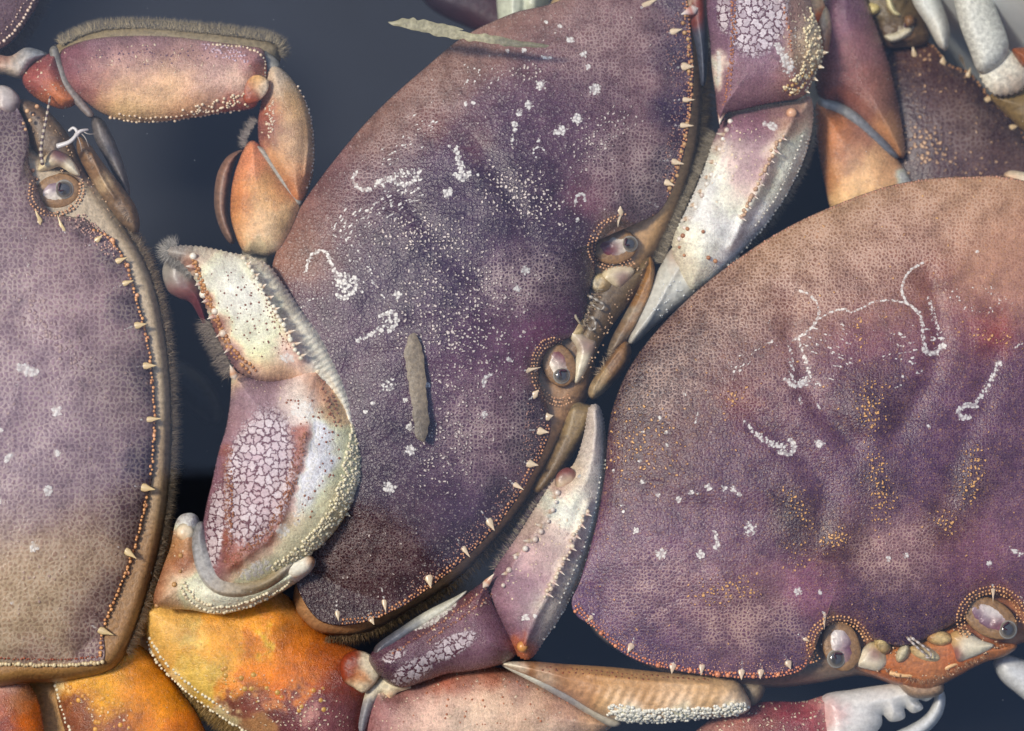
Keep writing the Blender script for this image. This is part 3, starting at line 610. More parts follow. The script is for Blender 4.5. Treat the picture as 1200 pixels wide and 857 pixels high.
# face between the eyes
Blob('face_plate', [(704, 318), (720, 308), (742, 312), (762, 300), (760, 322), (740, 352), (716, 384), (700, 410), (690, 440), (676, 452), (672, 400), (684, 372), (694, 345)], -108, 24,
     [(735, 335, (98, 80, 54), 30), (710, 360, (92, 74, 50), 20), (690, 420, (120, 102, 74), 18), (748, 318, (120, 102, 70), 20)], M_SOFT, cb, c=(712, 366), p=3, q=.5, res=3)
Blob('brow_plate', [(707, 318), (720, 312), (738, 312), (744, 318), (736, 330), (726, 338), (716, 334), (704, 330)], -88, 11, [(724, 322, (228, 218, 190), 9), (728, 326, (98, 40, 56), 5, 2.4), (708, 324, (200, 184, 150), 8)], M_GLOSS, cb, p=2.2, q=.6, res=1.6, warp=2)
Blob('brow_plate', [(666, 392), (674, 386), (690, 396), (699, 402), (694, 418), (684, 440), (674, 450), (672, 430), (676, 410)], -90, 11, [(684, 404, (226, 216, 190), 9), (687, 405, (96, 40, 54), 6, 2.4), (682, 432, (214, 206, 184), 9)], M_GLOSS, cb, c=(682, 412), p=2.2, q=.6, res=1.6, warp=2)
Blob('antenna_base', ellpts(704, 332, 14, 12, 10), -88, 10, [(700, 326, (196, 176, 130), 8), (708, 338, (150, 126, 84), 8), (702, 333, (206, 200, 180), 4, 2)], M_SOFT, cb, res=1.8, ridges=[([(698, 338), (696, 328), (704, 324), (710, 332), (704, 338)], 2.6, 2.2)])
Blob('antenna_base', ellpts(677, 386, 15, 9, -60), -90, 10, [(676, 390, (196, 176, 130), 9), (680, 378, (140, 116, 78), 8)], M_SOFT, cb, res=1.8)
feeler(cb, [(688, 346), (700, 352), (708, 358), (704, 363), (694, 357)], 2.1, -76, (168, 160, 146), ring=(120, 108, 92))
feeler(cb, [(690, 371), (696, 374), (698, 384), (692, 387), (688, 380)], 2.1, -76, (168, 160, 146), ring=(120, 108, 92))
feeler(cb, [(672, 360), (674, 370), (680, 380)], 2.4, -76, (176, 164, 136), name='frontal_tooth')
# mouth flaps
Blob('mouth_flap', [(762, 300), (768, 318), (764, 345), (752, 372), (738, 396), (724, 412), (712, 416), (716, 398), (730, 372), (744, 345), (754, 320)], -104, 20,
     [(760, 330, (146, 106, 58), 16), (740, 384, (140, 100, 54), 16), (735, 372, (150, 144, 128), 8, 1.6), (722, 402, (120, 110, 94), 12)], M_SOFT, cb, c=(742, 366), res=2.2, p=2, ridges=[([(764, 312), (762, 342), (742, 386)], 4, 3)])
Blob('mouth_flap', [(733, 398), (740, 410), (736, 428), (722, 446), (706, 462), (694, 468), (689, 460), (694, 446), (708, 426), (722, 406)], -100, 20,
     [(715, 432, (126, 94, 58), 14), (728, 408, (136, 100, 60), 10), (698, 458, (176, 156, 122), 8), (705, 440, (176, 150, 106), 5, 1.4)], M_SOFT, cb, c=(715, 434), res=2.2, p=2, ridges=[([(726, 408), (706, 436), (694, 458)], 3.5, 2.5)])
Blob('mouth_plate', [(668, 470), (690, 474), (702, 476), (692, 500), (672, 534), (650, 566), (632, 580), (624, 572), (640, 540), (656, 505)], -112, 18,
     [(680, 490, (140, 120, 84), 20), (655, 545, (112, 92, 64), 20)], M_SOFT, cb, c=(664, 522), res=3)

# ---- its upper pincer arm, folded in front of the face
WRI_T = Blob('claw_wrist', [(838, -60), (900, -70), (940, -40), (950, 0), (961, 40), (963, 66), (955, 84), (948, 106), (935, 116), (915, 119), (890, 124), (866, 130), (850, 134), (843, 147), (840, 132), (838, 110), (834, 80), (832, 50), (828, 0)], -62, 48,
     [(850, 10, (108, 80, 108), 20), (848, 60, (120, 92, 112), 14), (858, 110, (126, 92, 106), 22), (900, 105, (132, 98, 108), 25), (890, 40, (110, 80, 108), 25), (925, 20, (150, 118, 104), 10), (940, 60, (176, 152, 122), 16), (955, 60, (196, 182, 140), 12), (930, 90, (152, 110, 90), 12), (870, 100, (128, 94, 110), 20), (930, -20, (150, 122, 110), 20), (945, 40, (178, 172, 150), 10), (842, 75, (226, 222, 204), 5, 3), (841, 90, (222, 216, 196), 4, 3)],
     M_LIMB, cb, c=(893, 30), p=2.6, q=.62, res=2.4, label='upper claw wrist with white meshwork patch', noise=(1, 20),
     shapes=[('poly', 'ell', 890, 22, 34, 50, 20, 1.), ('poly', 'ell', 848, 12, 10, 34, 0, .75), ('mark', 'line', [(912, 55), (922, 72), (925, 82)], 7, 10, .85), ('mark', 'line', [(842, 62), (843, 88), (841, 100)], 3.5, 2, .95), ('tub', 'ell', 935, 50, 20, 60, 0, .6), ('net', 'all', .25), ('mark', 'ell', 932, 40, 7, 22, -10, .5)],
     ridges=[([(853, -40), (856, 20), (854, 80), (852, 120)], 3, 5), ([(915, -20), (925, 30), (928, 60), (932, 92)], 3, 5)])
granules('granules', WRI_T, np.vstack([along([(855, -30), (858, 20), (856, 60), (852, 100), (848, 122)], 3.2), along([(858, -30), (861, 20), (859, 60), (856, 100), (852, 118)], 3.6), along([(919, 10), (925, 34), (926, 60)], 3.5)]), 1.4, (110, 52, 34), (196, 128, 84), WRI_T.ob, M_GR, dz=.3, jit=1)
granules('pale_granules', WRI_T, np.vstack([scatter([(940, 20), (952, 20), (963, 60), (955, 90), (930, 112), (918, 104), (940, 80), (946, 60)], 150, 4), along([(950, 10), (961, 42), (963, 66), (954, 88), (944, 106)], 4)]), 1.8, (176, 134, 90), (238, 224, 180), WRI_T.ob, M_GR, dz=.3)
granules('rust_granules', WRI_T, np.vstack([along([(926, 112), (938, 104), (946, 92), (955, 78)], 4.5), along([(920, 104), (934, 96), (944, 82)], 5)]), 2., (146, 66, 30), (196, 160, 96), WRI_T.ob, M_GR, dz=.6)
spine('spine', 846, 130, -56, -100, 16, 4.8, WRI_T.ob, M_GR, ctip=(240, 234, 214), cbase=(206, 130, 70), up=6)
PAL_T = Blob('claw_palm', [(854, 134), (880, 126), (915, 121), (936, 118), (948, 112), (953, 128), (950, 160), (940, 192), (922, 228), (902, 258), (880, 284), (858, 308), (836, 330), (812, 340), (796, 320), (788, 296), (790, 276), (806, 242), (824, 200), (838, 160)], -82, 40,
     [(870, 150, (126, 92, 108), 16), (905, 135, (130, 92, 104), 18), (925, 140, (180, 160, 130), 12), (935, 180, (206, 206, 184), 18), (915, 225, (206, 206, 184), 20), (885, 270, (214, 212, 194), 22), (870, 195, (170, 146, 150), 14), (850, 190, (206, 204, 190), 12), (840, 235, (210, 206, 194), 16), (860, 235, (196, 184, 172), 12), (888, 200, (150, 118, 130), 12), (835, 290, (212, 208, 196), 20), (812, 300, (196, 186, 164), 16), (928, 135, (120, 64, 70), 7)],
     M_LIMB, cb, c=(868, 232), p=2.6, q=.7, res=2.4, teeth=(2.2, 5.2), label='upper claw palm with beaded ridges',
     ridges=[([(858, 140), (848, 168), (838, 198), (824, 228), (810, 256), (800, 280)], 6, 5), ([(928, 130), (924, 150), (906, 182), (892, 216), (874, 250), (858, 288)], 8, 6), ([(918, 190), (900, 228), (878, 262)], -3, 6)],
     shapes=[('tub', 'ell', 868, 180, 26, 50, 25, .35), ('net', 'all', .2), ('mark', 'ell', 905, 148, 9, 6, 30, .85), ('mark', 'dot', 897, 146, 4), ('poly', 'all', 0)])
granules('white_granules', PAL_T, [(856, 143), (853, 154), (848, 163), (843, 176), (838, 192), (833, 205), (828, 216), (822, 229), (815, 243), (808, 256), (801, 268), (797, 280)], 3., (170, 120, 90), (240, 234, 218), PAL_T.ob, M_GR, dz=2)
granules('ridge_granules', PAL_T, np.vstack([along([(916, 160), (904, 182), (896, 200), (888, 216), (876, 240), (868, 256)], 4.2)]), 2.3, (120, 60, 60), (222, 190, 150), PAL_T.ob, M_GR, dz=1.2, jit=1.4)
granules('edge_granules', PAL_T, np.vstack([along([(948, 160), (938, 194), (920, 230), (898, 262), (876, 288), (852, 314)], 4), along([(940, 160), (926, 200), (908, 234), (886, 264)], 5.5)]), 1.5, (170, 166, 148), (226, 222, 204), PAL_T.ob, M_GR, dz=.5)
granules('knob', PAL_T, [(927, 133)], 5.5, (120, 50, 50), (230, 180, 140), PAL_T.ob, M_GR, dz=1)
Blob('hinge_knob', ellpts(818, 289, 15, 12, 20), -62, 8, [(818, 286, (206, 212, 216), 9), (806, 296, (190, 150, 110), 8), (828, 298, (212, 180, 150), 8)], M_GLOSS, PAL_T.ob, res=1.8, q=.5)
granules('rust_granules', PAL_T, [(800, 276), (806, 268), (796, 290), (802, 300), (830, 302), (838, 306), (824, 272)], 2.6, (126, 56, 36), (196, 142, 96), PAL_T.ob, M_GR, dz=2)
FIN_T = Blob('claw_finger', [(790, 290), (812, 300), (836, 318), (848, 322), (830, 336), (800, 358), (770, 380), (748, 400), (738, 404), (736, 396), (748, 366), (762, 336), (776, 308)], -100, 24,
     [(800, 320, (198, 200, 194), 30), (770, 360, (192, 194, 192), 25), (748, 395, (180, 176, 168), 14), (795, 298, (170, 130, 106), 8)], M_GLOSS, cb, c=(790, 342), p=2.2, q=.7, res=2.4, noise=(1.2, 14), ridges=[([(800, 306), (780, 340), (756, 384)], 3, 4)])
granules('granules', FIN_T, np.vstack([scatter([(800, 305), (838, 322), (800, 352), (775, 372), (762, 370), (780, 330)], 50, 6)]), 1.2, (184, 184, 178), (224, 226, 220), FIN_T.ob, M_GR, dz=.2)
hairs('setae', [(838, 160), (822, 200), (804, 240), (788, 280), (776, 310)], -96, 16, 90, 1700, [(120, 110, 90), (96, 88, 74), (150, 140, 120)], PAL_T.ob, M_HAIR, drop=14)
hairs('setae', [(952, 130), (950, 165), (940, 195), (922, 230), (900, 262), (878, 288)], -96, 9, -90, 900, [(120, 118, 100), (150, 146, 128)], PAL_T.ob, M_HAIR, drop=12)
Blob('claw_arm', [(800, -60), (822, -60), (828, 0), (830, 40), (828, 90), (822, 100), (816, 60), (808, 20)], -88, 16, [(812, 10, (120, 52, 36), 12), (824, 60, (70, 76, 92), 20), (810, -10, (196, 130, 80), 6), (806, 2, (230, 222, 204), 5, 2)], M_SOFT, cb, c=(822, 20), res=2.4, label='rusty and bluish inner end of the upper claw arm')
spine('spine', 812, 12, -70, 200, 15, 6, cb, M_GR, ctip=(240, 234, 220), cbase=(170, 70, 36), up=5)

# ---- its lower pincer arm
WRI_L = Blob('claw_wrist', [(578, 674), (574, 690), (578, 706), (590, 728), (603, 752), (606, 766), (590, 778), (556, 786), (524, 790), (500, 798), (470, 806), (448, 796), (432, 776), (438, 762), (462, 748), (492, 730), (524, 710), (552, 692)], -88, 38,
     [(540, 740, (112, 80, 98), 30), (580, 700, (106, 70, 82), 14), (570, 750, (124, 92, 112), 20), (470, 760, (98, 66, 88), 16), (500, 775, (88, 60, 84), 16), (455, 790, (70, 44, 66), 16), (545, 700, (112, 62, 62), 10), (505, 732, (92, 58, 70), 14), (590, 765, (96, 56, 66), 12)],
     M_LIMB, cb, c=(525, 752), p=2.6, q=.65, res=2.3, label='lower claw wrist with pale ringed patch',
     shapes=[('poly', 'ell', 528, 758, 36, 13, -28, 1.), ('poly', 'ell', 484, 786, 30, 14, -30, .9), ('poly', 'ell', 462, 768, 20, 9, -25, .7), ('mark', 'line', [(486, 737), (508, 728), (532, 706)], 3, 5, .95), ('net', 'all', .25), ('tub', 'ell', 540, 720, 50, 20, -30, .35)],
     ridges=[([(575, 684), (540, 712), (500, 742), (462, 764)], 3, 5)])
granules('granules', WRI_L, np.vstack([along([(572, 688), (548, 706), (522, 726), (494, 744), (460, 766)], 3.6), along([(576, 696), (552, 716), (526, 734), (500, 752)], 4.2)]), 1.5, (96, 48, 44), (190, 132, 104), WRI_L.ob, M_GR, dz=.4, jit=1)
spine('spine', 570, 684, -66, 52, 15, 4.5, WRI_L.ob, M_GR, ctip=(236, 228, 206), cbase=(190, 116, 66), up=6)
Blob('wrist_membrane', [(440, 757), (470, 735), (500, 716), (532, 700), (548, 692), (536, 708), (512, 726), (486, 742), (460, 760), (440, 772)], -84, 12, [(515, 718, (206, 208, 198), 20), (470, 742, (90, 96, 110), 18), (446, 762, (70, 66, 76), 14)], M_GLOSS, cb, c=(495, 729), res=2.2)
PAL_L = Blob('claw_palm', [(690, 478), (702, 476), (709, 500), (711, 540), (708, 585), (696, 632), (680, 678), (660, 718), (640, 748), (622, 772), (606, 768), (594, 746), (580, 712), (574, 688), (582, 664), (604, 632), (628, 594), (650, 562), (672, 544), (684, 510)], -84, 38,
     [(660, 600, (212, 206, 190), 22), (635, 650, (170, 146, 146), 20), (610, 690, (150, 118, 132), 18), (605, 735, (124, 90, 108), 15), (612, 760, (168, 90, 44), 8, 2), (590, 680, (108, 76, 92), 12), (625, 620, (150, 136, 124), 12), (694, 520, (176, 172, 164), 18), (700, 570, (186, 188, 178), 18), (690, 620, (186, 188, 176), 16), (670, 670, (184, 184, 170), 16), (645, 725, (176, 174, 162), 16), (670, 560, (190, 176, 150), 12), (655, 575, (130, 80, 70), 8), (676, 640, (160, 130, 130), 8)],
     M_LIMB, cb, c=(648, 636), p=2.6, q=.7, res=2.3, teeth=(1.8, 5), label='lower claw palm with a double row of white beads',
     ridges=[([(656, 562), (645, 596), (628, 622), (606, 652), (592, 682)], 6, 5), ([(690, 590), (678, 622), (664, 652), (650, 684), (632, 716), (614, 756)], 7, 5)],
     shapes=[('tub', 'ell', 640, 640, 24, 70, 25, .3), ('net', 'all', .2), ('mark', 'dot', 616, 724, 5), ('mark', 'dot', 627, 722, 3)])
granules('white_granules', PAL_L, [(654, 578), (651, 588), (648, 597), (642, 611), (635, 623), (626, 632), (616, 643), (604, 654), (597, 668), (590, 686)], 3.2, (170, 120, 90), (240, 234, 218), PAL_L.ob, M_GR, dz=2)
granules('ridge_granules', PAL_L, np.vstack([along([(688, 600), (676, 626), (664, 652), (655, 670), (646, 688), (640, 700)], 6)]), 2.6, (150, 90, 70), (230, 214, 184), PAL_L.ob, M_GR, dz=1.5, jit=1.2)
granules('edge_granules', PAL_L, np.vstack([along([(710, 540), (706, 588), (694, 636), (678, 680), (658, 720), (638, 748)], 4.2), along([(703, 560), (694, 612), (678, 656), (656, 706)], 6)]), 1.5, (150, 148, 136), (216, 214, 200), PAL_L.ob, M_GR, dz=.5)
granules('knob', PAL_L, [(613, 757)], 5.5, (130, 60, 30), (216, 150, 80), PAL_L.ob, M_GR, dz=-1)
Blob('hinge_knob', ellpts(685, 566, 13, 10, 60), -62, 7, [(688, 562, (176, 184, 192), 8), (676, 574, (196, 160, 120), 7), (664, 560, (120, 66, 60), 7)], M_GLOSS, PAL_L.ob, res=1.8, q=.5)
Blob('hinge_spot', ellpts(663, 562, 12, 15, 30), -64, 7, [(663, 566, (206, 190, 160), 6), (662, 556, (110, 46, 48), 7), (666, 572, (150, 60, 40), 4)], M_GLOSS, PAL_L.ob, res=1.8, q=.5, warp=2)
hairs('setae', [(650, 562), (626, 596), (602, 634), (580, 668)], -96, 10, 90, 700, [(110, 92, 90), (80, 68, 76), (150, 140, 120)], PAL_L.ob, M_HAIR, drop=14)

# ---- walking leg behind the upper pincer
L1 = Blob('leg_segment', [(966, 0), (985, -30), (1010, -10), (1024, 24), (1038, 62), (1050, 108), (1058, 150), (1061, 178), (1056, 186), (1036, 168), (1008, 140), (984, 122), (962, 118), (955, 90), (958, 40)], -150, 42,
     [(985, 20, (108, 72, 96), 24), (980, 70, (124, 66, 66), 22), (975, 105, (140, 84, 66), 16), (1010, 60, (124, 86, 90), 18), (1025, 110, (134, 92, 76), 20), (1048, 160, (170, 126, 84), 14), (1000, 100, (132, 76, 64), 18), (995, -10, (96, 66, 90), 20)],
     M_LIMB, cb, c=(1000, 70), p=2.4, q=.6, res=2.8, shapes=[('net', 'all', .2)], teeth=(1.5, 5), label='dusky red leg segment beside the upper claw')
L2 = Blob('leg_segment', [(956, 122), (972, 124), (990, 132), (1014, 148), (1040, 172), (1056, 192), (1066, 208), (1070, 226), (1050, 250), (1000, 262), (976, 250), (966, 214), (958, 170)], -152, 40,
     [(970, 160, (176, 112, 60), 22), (965, 200, (164, 104, 56), 16), (1005, 165, (150, 104, 92), 12), (1010, 200, (196, 164, 118), 22), (1040, 200, (190, 146, 104), 14), (1000, 235, (200, 168, 120), 22), (1062, 212, (222, 214, 196), 6, 2), (990, 190, (130, 84, 76), 10)],
     M_LIMB, cb, c=(1005, 195), p=2.4, q=.6, res=2.8, shapes=[('net', 'all', .12)], label='tan and orange leg segment below the dusky red one')
Blob('joint_membrane', [(960, 114), (980, 118), (1004, 130), (1030, 152), (1050, 176), (1052, 186), (1036, 180), (1010, 156), (984, 136), (962, 128)], -140, 7, [(1000, 140, (112, 116, 122), 25), (1030, 168, (84, 88, 98), 18), (970, 120, (180, 180, 170), 14)], M_SOFT, cb, c=(1005, 144), res=2.5)
Blob('leg_joint', [(930, -20), (952, -14), (966, 4), (965, 24), (952, 32), (940, 16), (930, 4)], -120, 22, [(950, 12, (214, 120, 30), 10), (960, 20, (190, 80, 20), 6), (956, 2, (226, 206, 170), 6, 1.4), (936, -4, (176, 100, 60), 8)], M_SOFT, cb, res=2, label='orange leg joint at the top edge')
Blob('leg_joint', [(956, 20), (968, 8), (975, 30), (972, 60), (964, 66), (958, 44)], -122, 18, [(966, 20, (206, 190, 160), 10), (968, 50, (170, 120, 90), 12)], M_SOFT, cb, res=2)

# ------------------------------------------------------------------ 2. right-hand crab
cc = thing('crab', 950, 500, -150, 'reddish purple crab filling the right side, both eyes at its bottom edge', 'crab')
outC = [(1130, 207), (1060, 214), (1000, 232), (920, 268), (850, 314), (790, 366), (742, 424), (716, 486), (708, 560), (697, 620), (680, 680), (670, 704), (676, 722), (700, 738), (722, 760), (750, 776), (790, 786), (840, 793), (892, 796), (930, 790), (948, 778), (956, 752), (975, 730), (1000, 732), (1020, 748), (1060, 757), (1105, 738), (1130, 722), (1142, 704), (1166, 696), (1190, 704), (1206, 722), (1260, 735), (1330, 700), (1400, 640), (1436, 575), (1440, 480), (1400, 360), (1310, 258), (1200, 212)]
shC = [('mark', 'line', [(937, 341), (948, 345), (956, 354), (960, 364), (956, 378), (945, 390), (930, 398)], 2.4, 3, .75), ('mark', 'line', [(925, 398), (926, 415), (928, 432), (930, 448)], 4, 9, .62), ('mark', 'line', [(936, 398), (940, 412), (948, 440), (936, 450)], 3, 7, .7), ('mark', 'line', [(921, 445), (934, 453), (946, 448)], 5, 5, .8), ('mark', 'line', [(937, 465), (939, 473)], 3, 3, .7), ('mark', 'line', [(955, 455), (958, 448), (962, 452)], 3, 3, .7), ('mark', 'line', [(958, 474), (960, 480)], 3, 3, .7),
       ('mark', 'line', [(954, 378), (971, 367), (990, 362), (996, 366), (1013, 360), (1027, 353), (1052, 353), (1068, 360), (1080, 372)], 2.2, 2.4, .72), ('mark', 'line', [(1082, 308), (1068, 316), (1060, 328), (1057, 342), (1064, 356), (1078, 366)], 2.2, 2.6, .8),
       ('mark', 'line', [(1088, 348), (1094, 370), (1104, 398)], 5, 8, .62), ('mark', 'line', [(1080, 372), (1082, 390), (1084, 408)], 4, 6, .68), ('mark', 'line', [(1083, 410), (1094, 414), (1106, 404)], 5, 5, .88), ('mark', 'line', [(1090, 352), (1100, 380)], 4, 6, .5),
       ('mark', 'line', [(873, 494), (880, 503), (892, 513), (905, 520), (918, 524)], 5, 9, .68), ('mark', 'line', [(914, 530), (926, 532), (931, 524), (926, 516)], 3.5, 4, .9), ('mark', 'dot', 959, 521, 6.5, .9), ('mark', 'dot', 963, 519, 4),
       ('mark', 'line', [(1171, 426), (1164, 440), (1156, 456), (1146, 470)], 5, 7, .68), ('mark', 'dot', 1171, 426, 4.5), ('mark', 'line', [(1144, 476), (1134, 475), (1124, 480), (1126, 489), (1136, 489)], 4, 4, .9), ('mark', 'dot', 1089, 500, 5, .7),
       ('mark', 'line', [(1188, 408), (1200, 402), (1215, 404)], 2.5, 2.5, .65), ('mark', 'line', [(815, 496), (817, 490), (818, 482)], 3, 2, .7), ('mark', 'ell', 879, 620, 12, 14, 0, .66), ('mark', 'line', [(837, 622), (840, 634), (839, 642)], 3, 6, .8), ('mark', 'line', [(1184, 644), (1196, 650)], 5, 5, .72)]
for x, y, r in [(831, 571, 5.5), (849, 572, 4.5), (860, 574, 5), (866, 580, 4), (810, 578, 4), (821, 650, 7), (1041, 655, 4), (1062, 651, 4), (1160, 661, 5), (935, 693, 6), (961, 695, 4), (753, 565, 4), (771, 580, 4), (795, 586, 4.5), (729, 592, 3), (730, 600, 3), (745, 622, 5), (775, 649, 8), (774, 490, 3.5), (781, 507, 3.5), (781, 522, 3.5), (750, 540, 3.5), (753, 506, 2.5), (719, 552, 2.5), (1145, 295, 3), (818, 578, 2.5), (802, 462, 3)]:
    shC.append(('mark', 'dot', x, y, r, .9))
for k in range(70):      # radial streaks either side of the midline
    s = r_.choice([-1, 1]); rr = r_.uniform(28, 88); a = math.radians(r_.uniform(10, 75)); x = 1018+s*rr*math.cos(a)*.95+(4 if s > 0 else -2); y = 372+rr*math.sin(a); l = r_.uniform(3, 8)
    shC.append(('mark', 'line', [(x, y), (x+s*l*.85, y+(-.45*s if s < 0 else -.2)*l*s+ (l*.1))], 1.7, 1.3, r_.uniform(.6, .85)))
for k in range(55):
    t = r_.uniform(); x = 849+t*56+r_.normal(0, 5); y = 448-t*58+r_.normal(0, 7); l = r_.uniform(2, 6); shC.append(('mark', 'line', [(x, y), (x+l*.4, y-l)], 1.5, 1.2, r_.uniform(.58, .75)))
for k in range(70):
    t = r_.uniform(0, 2*math.pi); f = r_.uniform(.3, 1)**.5; x = 1150+38*f*math.cos(t); y = 351+17*f*math.sin(t)+.12*(x-1150); shC.append(('mark', 'dot', x, y, r_.uniform(1.2, 2.2), .75))
for k in range(60): shC.append(('mark', 'dot', r_.normal(760, 32), r_.normal(520, 34), 1.1, .6))
shC += [('net', 'all', .3), ('net', 'ell', 980, 300, 260, 80, -22, 1.), ('net', 'ell', 870, 730, 90, 45, 0, .95), ('net', 'ell', 770, 690, 80, 60, 0, .8), ('net', 'ell', 1050, 650, 60, 50, 0, .9), ('net', 'ell', 790, 430, 60, 90, 30, .8), ('net', 'ell', 900, 450, 90, 60, 0, .6), ('tub', 'all', .015),
        ('tub', 'ell', 1020, 478, 18, 32, 0, .85), ('tub', 'ell', 1007, 390, 8, 26, 0, .7), ('tub', 'ell', 1030, 568, 16, 50, -8, .8), ('tub', 'ell', 1140, 555, 14, 42, 10, .8), ('tub', 'ell', 936, 595, 9, 34, -35, .75), ('tub', 'ell', 980, 634, 20, 14, -25, .9), ('tub', 'ell', 1108, 612, 18, 12, 25, .9), ('tub', 'ell', 852, 692, 40, 18, -10, .75),
        ('tub', 'ell', 860, 466, 22, 9, -35, .6), ('tub', 'ell', 1164, 394, 24, 8, 5, .6), ('tub', 'ell', 760, 520, 50, 50, 0, .45), ('tub', 'ell', 940, 655, 20, 20, 0, .4)]
cpC = [(1000, 260, (158, 142, 112), 60), (1150, 235, (160, 140, 112), 50), (920, 300, (146, 126, 98), 45), (1180, 300, (154, 126, 108), 50), (850, 370, (118, 94, 80), 45), (800, 400, (88, 68, 62), 40), (740, 470, (62, 42, 50), 30, 2.6), (1050, 290, (140, 110, 98), 40), (980, 330, (122, 90, 88), 35), (1070, 330, (110, 74, 74), 30), (925, 350, (120, 66, 56), 18), (1090, 320, (128, 62, 50), 14),  # dark points on the upper-left flank put shade into the colour
       (900, 420, (118, 90, 92), 40), (820, 450, (106, 74, 78), 35), (770, 500, (96, 50, 58), 30, 2.6), (760, 560, (92, 58, 76), 40), (860, 465, (132, 62, 44), 16), (900, 480, (108, 68, 90), 35), (1010, 420, (122, 82, 98), 35), (1020, 470, (70, 42, 64), 26, 2.6), (960, 480, (100, 66, 92), 30), (1060, 470, (84, 54, 84), 30), (1000, 520, (96, 66, 94), 40), (930, 550, (84, 56, 84), 40), (870, 540, (92, 62, 92), 40), (1100, 470, (100, 68, 98), 40),
       (1165, 393, (150, 60, 36), 16), (1170, 440, (96, 64, 92), 30), (1120, 400, (120, 80, 90), 30), (1100, 530, (96, 66, 100), 40), (1180, 520, (92, 62, 92), 50), (1060, 560, (90, 62, 96), 35), (1030, 570, (66, 42, 58), 16, 2.6), (1140, 560, (72, 42, 54), 18, 2.6), (935, 600, (72, 44, 54), 18, 2.6), (980, 560, (104, 74, 104), 30), (850, 620, (106, 78, 102), 40), (760, 640, (106, 80, 108), 40), (720, 700, (104, 82, 112), 30), (800, 700, (114, 88, 112), 40), (870, 730, (132, 108, 116), 36), (860, 690, (100, 68, 82), 24), (980, 640, (88, 56, 64), 22, 2.6),
       (1050, 650, (142, 116, 118), 34), (1110, 610, (90, 56, 60), 20, 2.6), (960, 690, (130, 92, 116), 24), (1050, 715, (80, 56, 92), 34), (1010, 705, (78, 54, 88), 22), (1120, 690, (84, 52, 86), 28), (1140, 655, (128, 90, 112), 30), (1180, 620, (120, 92, 112), 40), (900, 770, (84, 66, 104), 24), (820, 765, (92, 76, 110), 22), (760, 750, (88, 70, 104), 22), (930, 745, (92, 72, 104), 18), (1200, 680, (100, 72, 96), 24), (1300, 500, (100, 74, 96), 90),
       (985, 757, (150, 108, 70), 14, 8), (1160, 724, (150, 108, 70), 14, 8)]
orbC = [(984, 757, 28, 25, 15, 9), (1161, 724, 29, 26, -20, 9)]
teethC = [(694, 722, -125, 12), (741, 755, -108, 14), (789, 778, -100, 14), (823, 779, -92, 15), (869, 785, -95, 14), (892, 785, -85, 13), (923, 775, -60, 12), (942, 748, -35, 9), (966, 722, 95, 10), (1164, 690, 95, 10), (1202, 705, -40, 10)]
flares(teethC, shC)
Cr = Blob('carapace', outC, -62, 56, cpC, M_C, cc, c=(1050, 500), p=2.3, q=.7, under=.7, big=True, tint=.68, craters=orbC, noise=(1.6, 36), shapes=shC, res=2.7,
     ridges=[([(925, 350), (930, 400), (950, 460), (1000, 520)], -5, 14), ([(1085, 320), (1100, 380), (1090, 440), (1050, 510)], -5, 14), ([(860, 465), (900, 500), (960, 560), (960, 620)], -4, 16), ([(1170, 393), (1150, 470), (1120, 540), (1110, 590)], -4, 16), ([(740, 570), (820, 600), (930, 600)], -3, 18)],
     bumps=[(1020, 478, 5, 22), (1030, 570, 4, 22), (1140, 560, 4, 22), (980, 634, 4, 16), (1108, 612, 4, 16), (852, 692, 4, 26), (936, 595, 3, 16), (860, 466, 4, 14), (1165, 394, 4, 14), (1050, 655, 3, 26)], warp=7)
for x, y, a, L in teethC:
    spine('spine', x, y, Cr.height(x, y)+.5, a, L*.85, 4.8, Cr.ob, M_GR, tooth=True, back=.9, up=1.2, ctip=(226, 200, 166), cbase=(200, 176, 150))
margin(Cr, [[(672, 712), (690, 734), (722, 760), (750, 776), (790, 786), (840, 793), (892, 796), (930, 790), (950, 775)]], rows=2, step=4.2, rad=1.5, c0=(140, 66, 40), c1=(232, 150, 104))
granules('large_granules', Cr, [(674, 716), (720, 757), (771, 779), (809, 786), (841, 790), (853, 791), (882, 792), (912, 790), (704, 742), (950, 776)], 3, (150, 64, 36), (240, 160, 110), Cr.ob, M_GR, dz=1.5)
margin(Cr, [[(1300, 252), (1200, 212), (1130, 207), (1060, 214), (1000, 232), (920, 268), (850, 314)]], rows=1, step=4, rad=1.2, c0=(140, 84, 66), c1=(216, 160, 130), name='rear_margin_granules', inset=1.5)
ring_granules(Cr, 984, 757, 28, 25, 15, 30, 230, rows=3, step=3.9, rad=1.5, c1=(236, 180, 120))
ring_granules(Cr, 1161, 724, 29, 26, -20, -30, 200, rows=3, step=3.9, rad=1.5, c1=(236, 180, 120))
g = scatter([(690, 730), (700, 722), (760, 760), (860, 776), (930, 770), (935, 784), (890, 792), (800, 784), (730, 760)], 260, 3)
granules('band_granules', Cr, g, .85, (110, 66, 74), (206, 160, 140), Cr.ob, M_GR, dz=.3, jit=0)
eye(cc, 986, 757, -58, 980, 772, 12, 75, 26, 17, [(982, 745, (232, 226, 224), 9, 1), (997, 752, (98, 52, 84), 9, 2.), (990, 778, (150, 120, 120), 8)])
eye(cc, 1160, 724, -58, 1181, 738, 12, 30, 30, 17, [(1158, 714, (232, 226, 224), 10, 1), (1147, 727, (98, 52, 84), 9, 2.2), (1172, 740, (120, 70, 84), 8)])
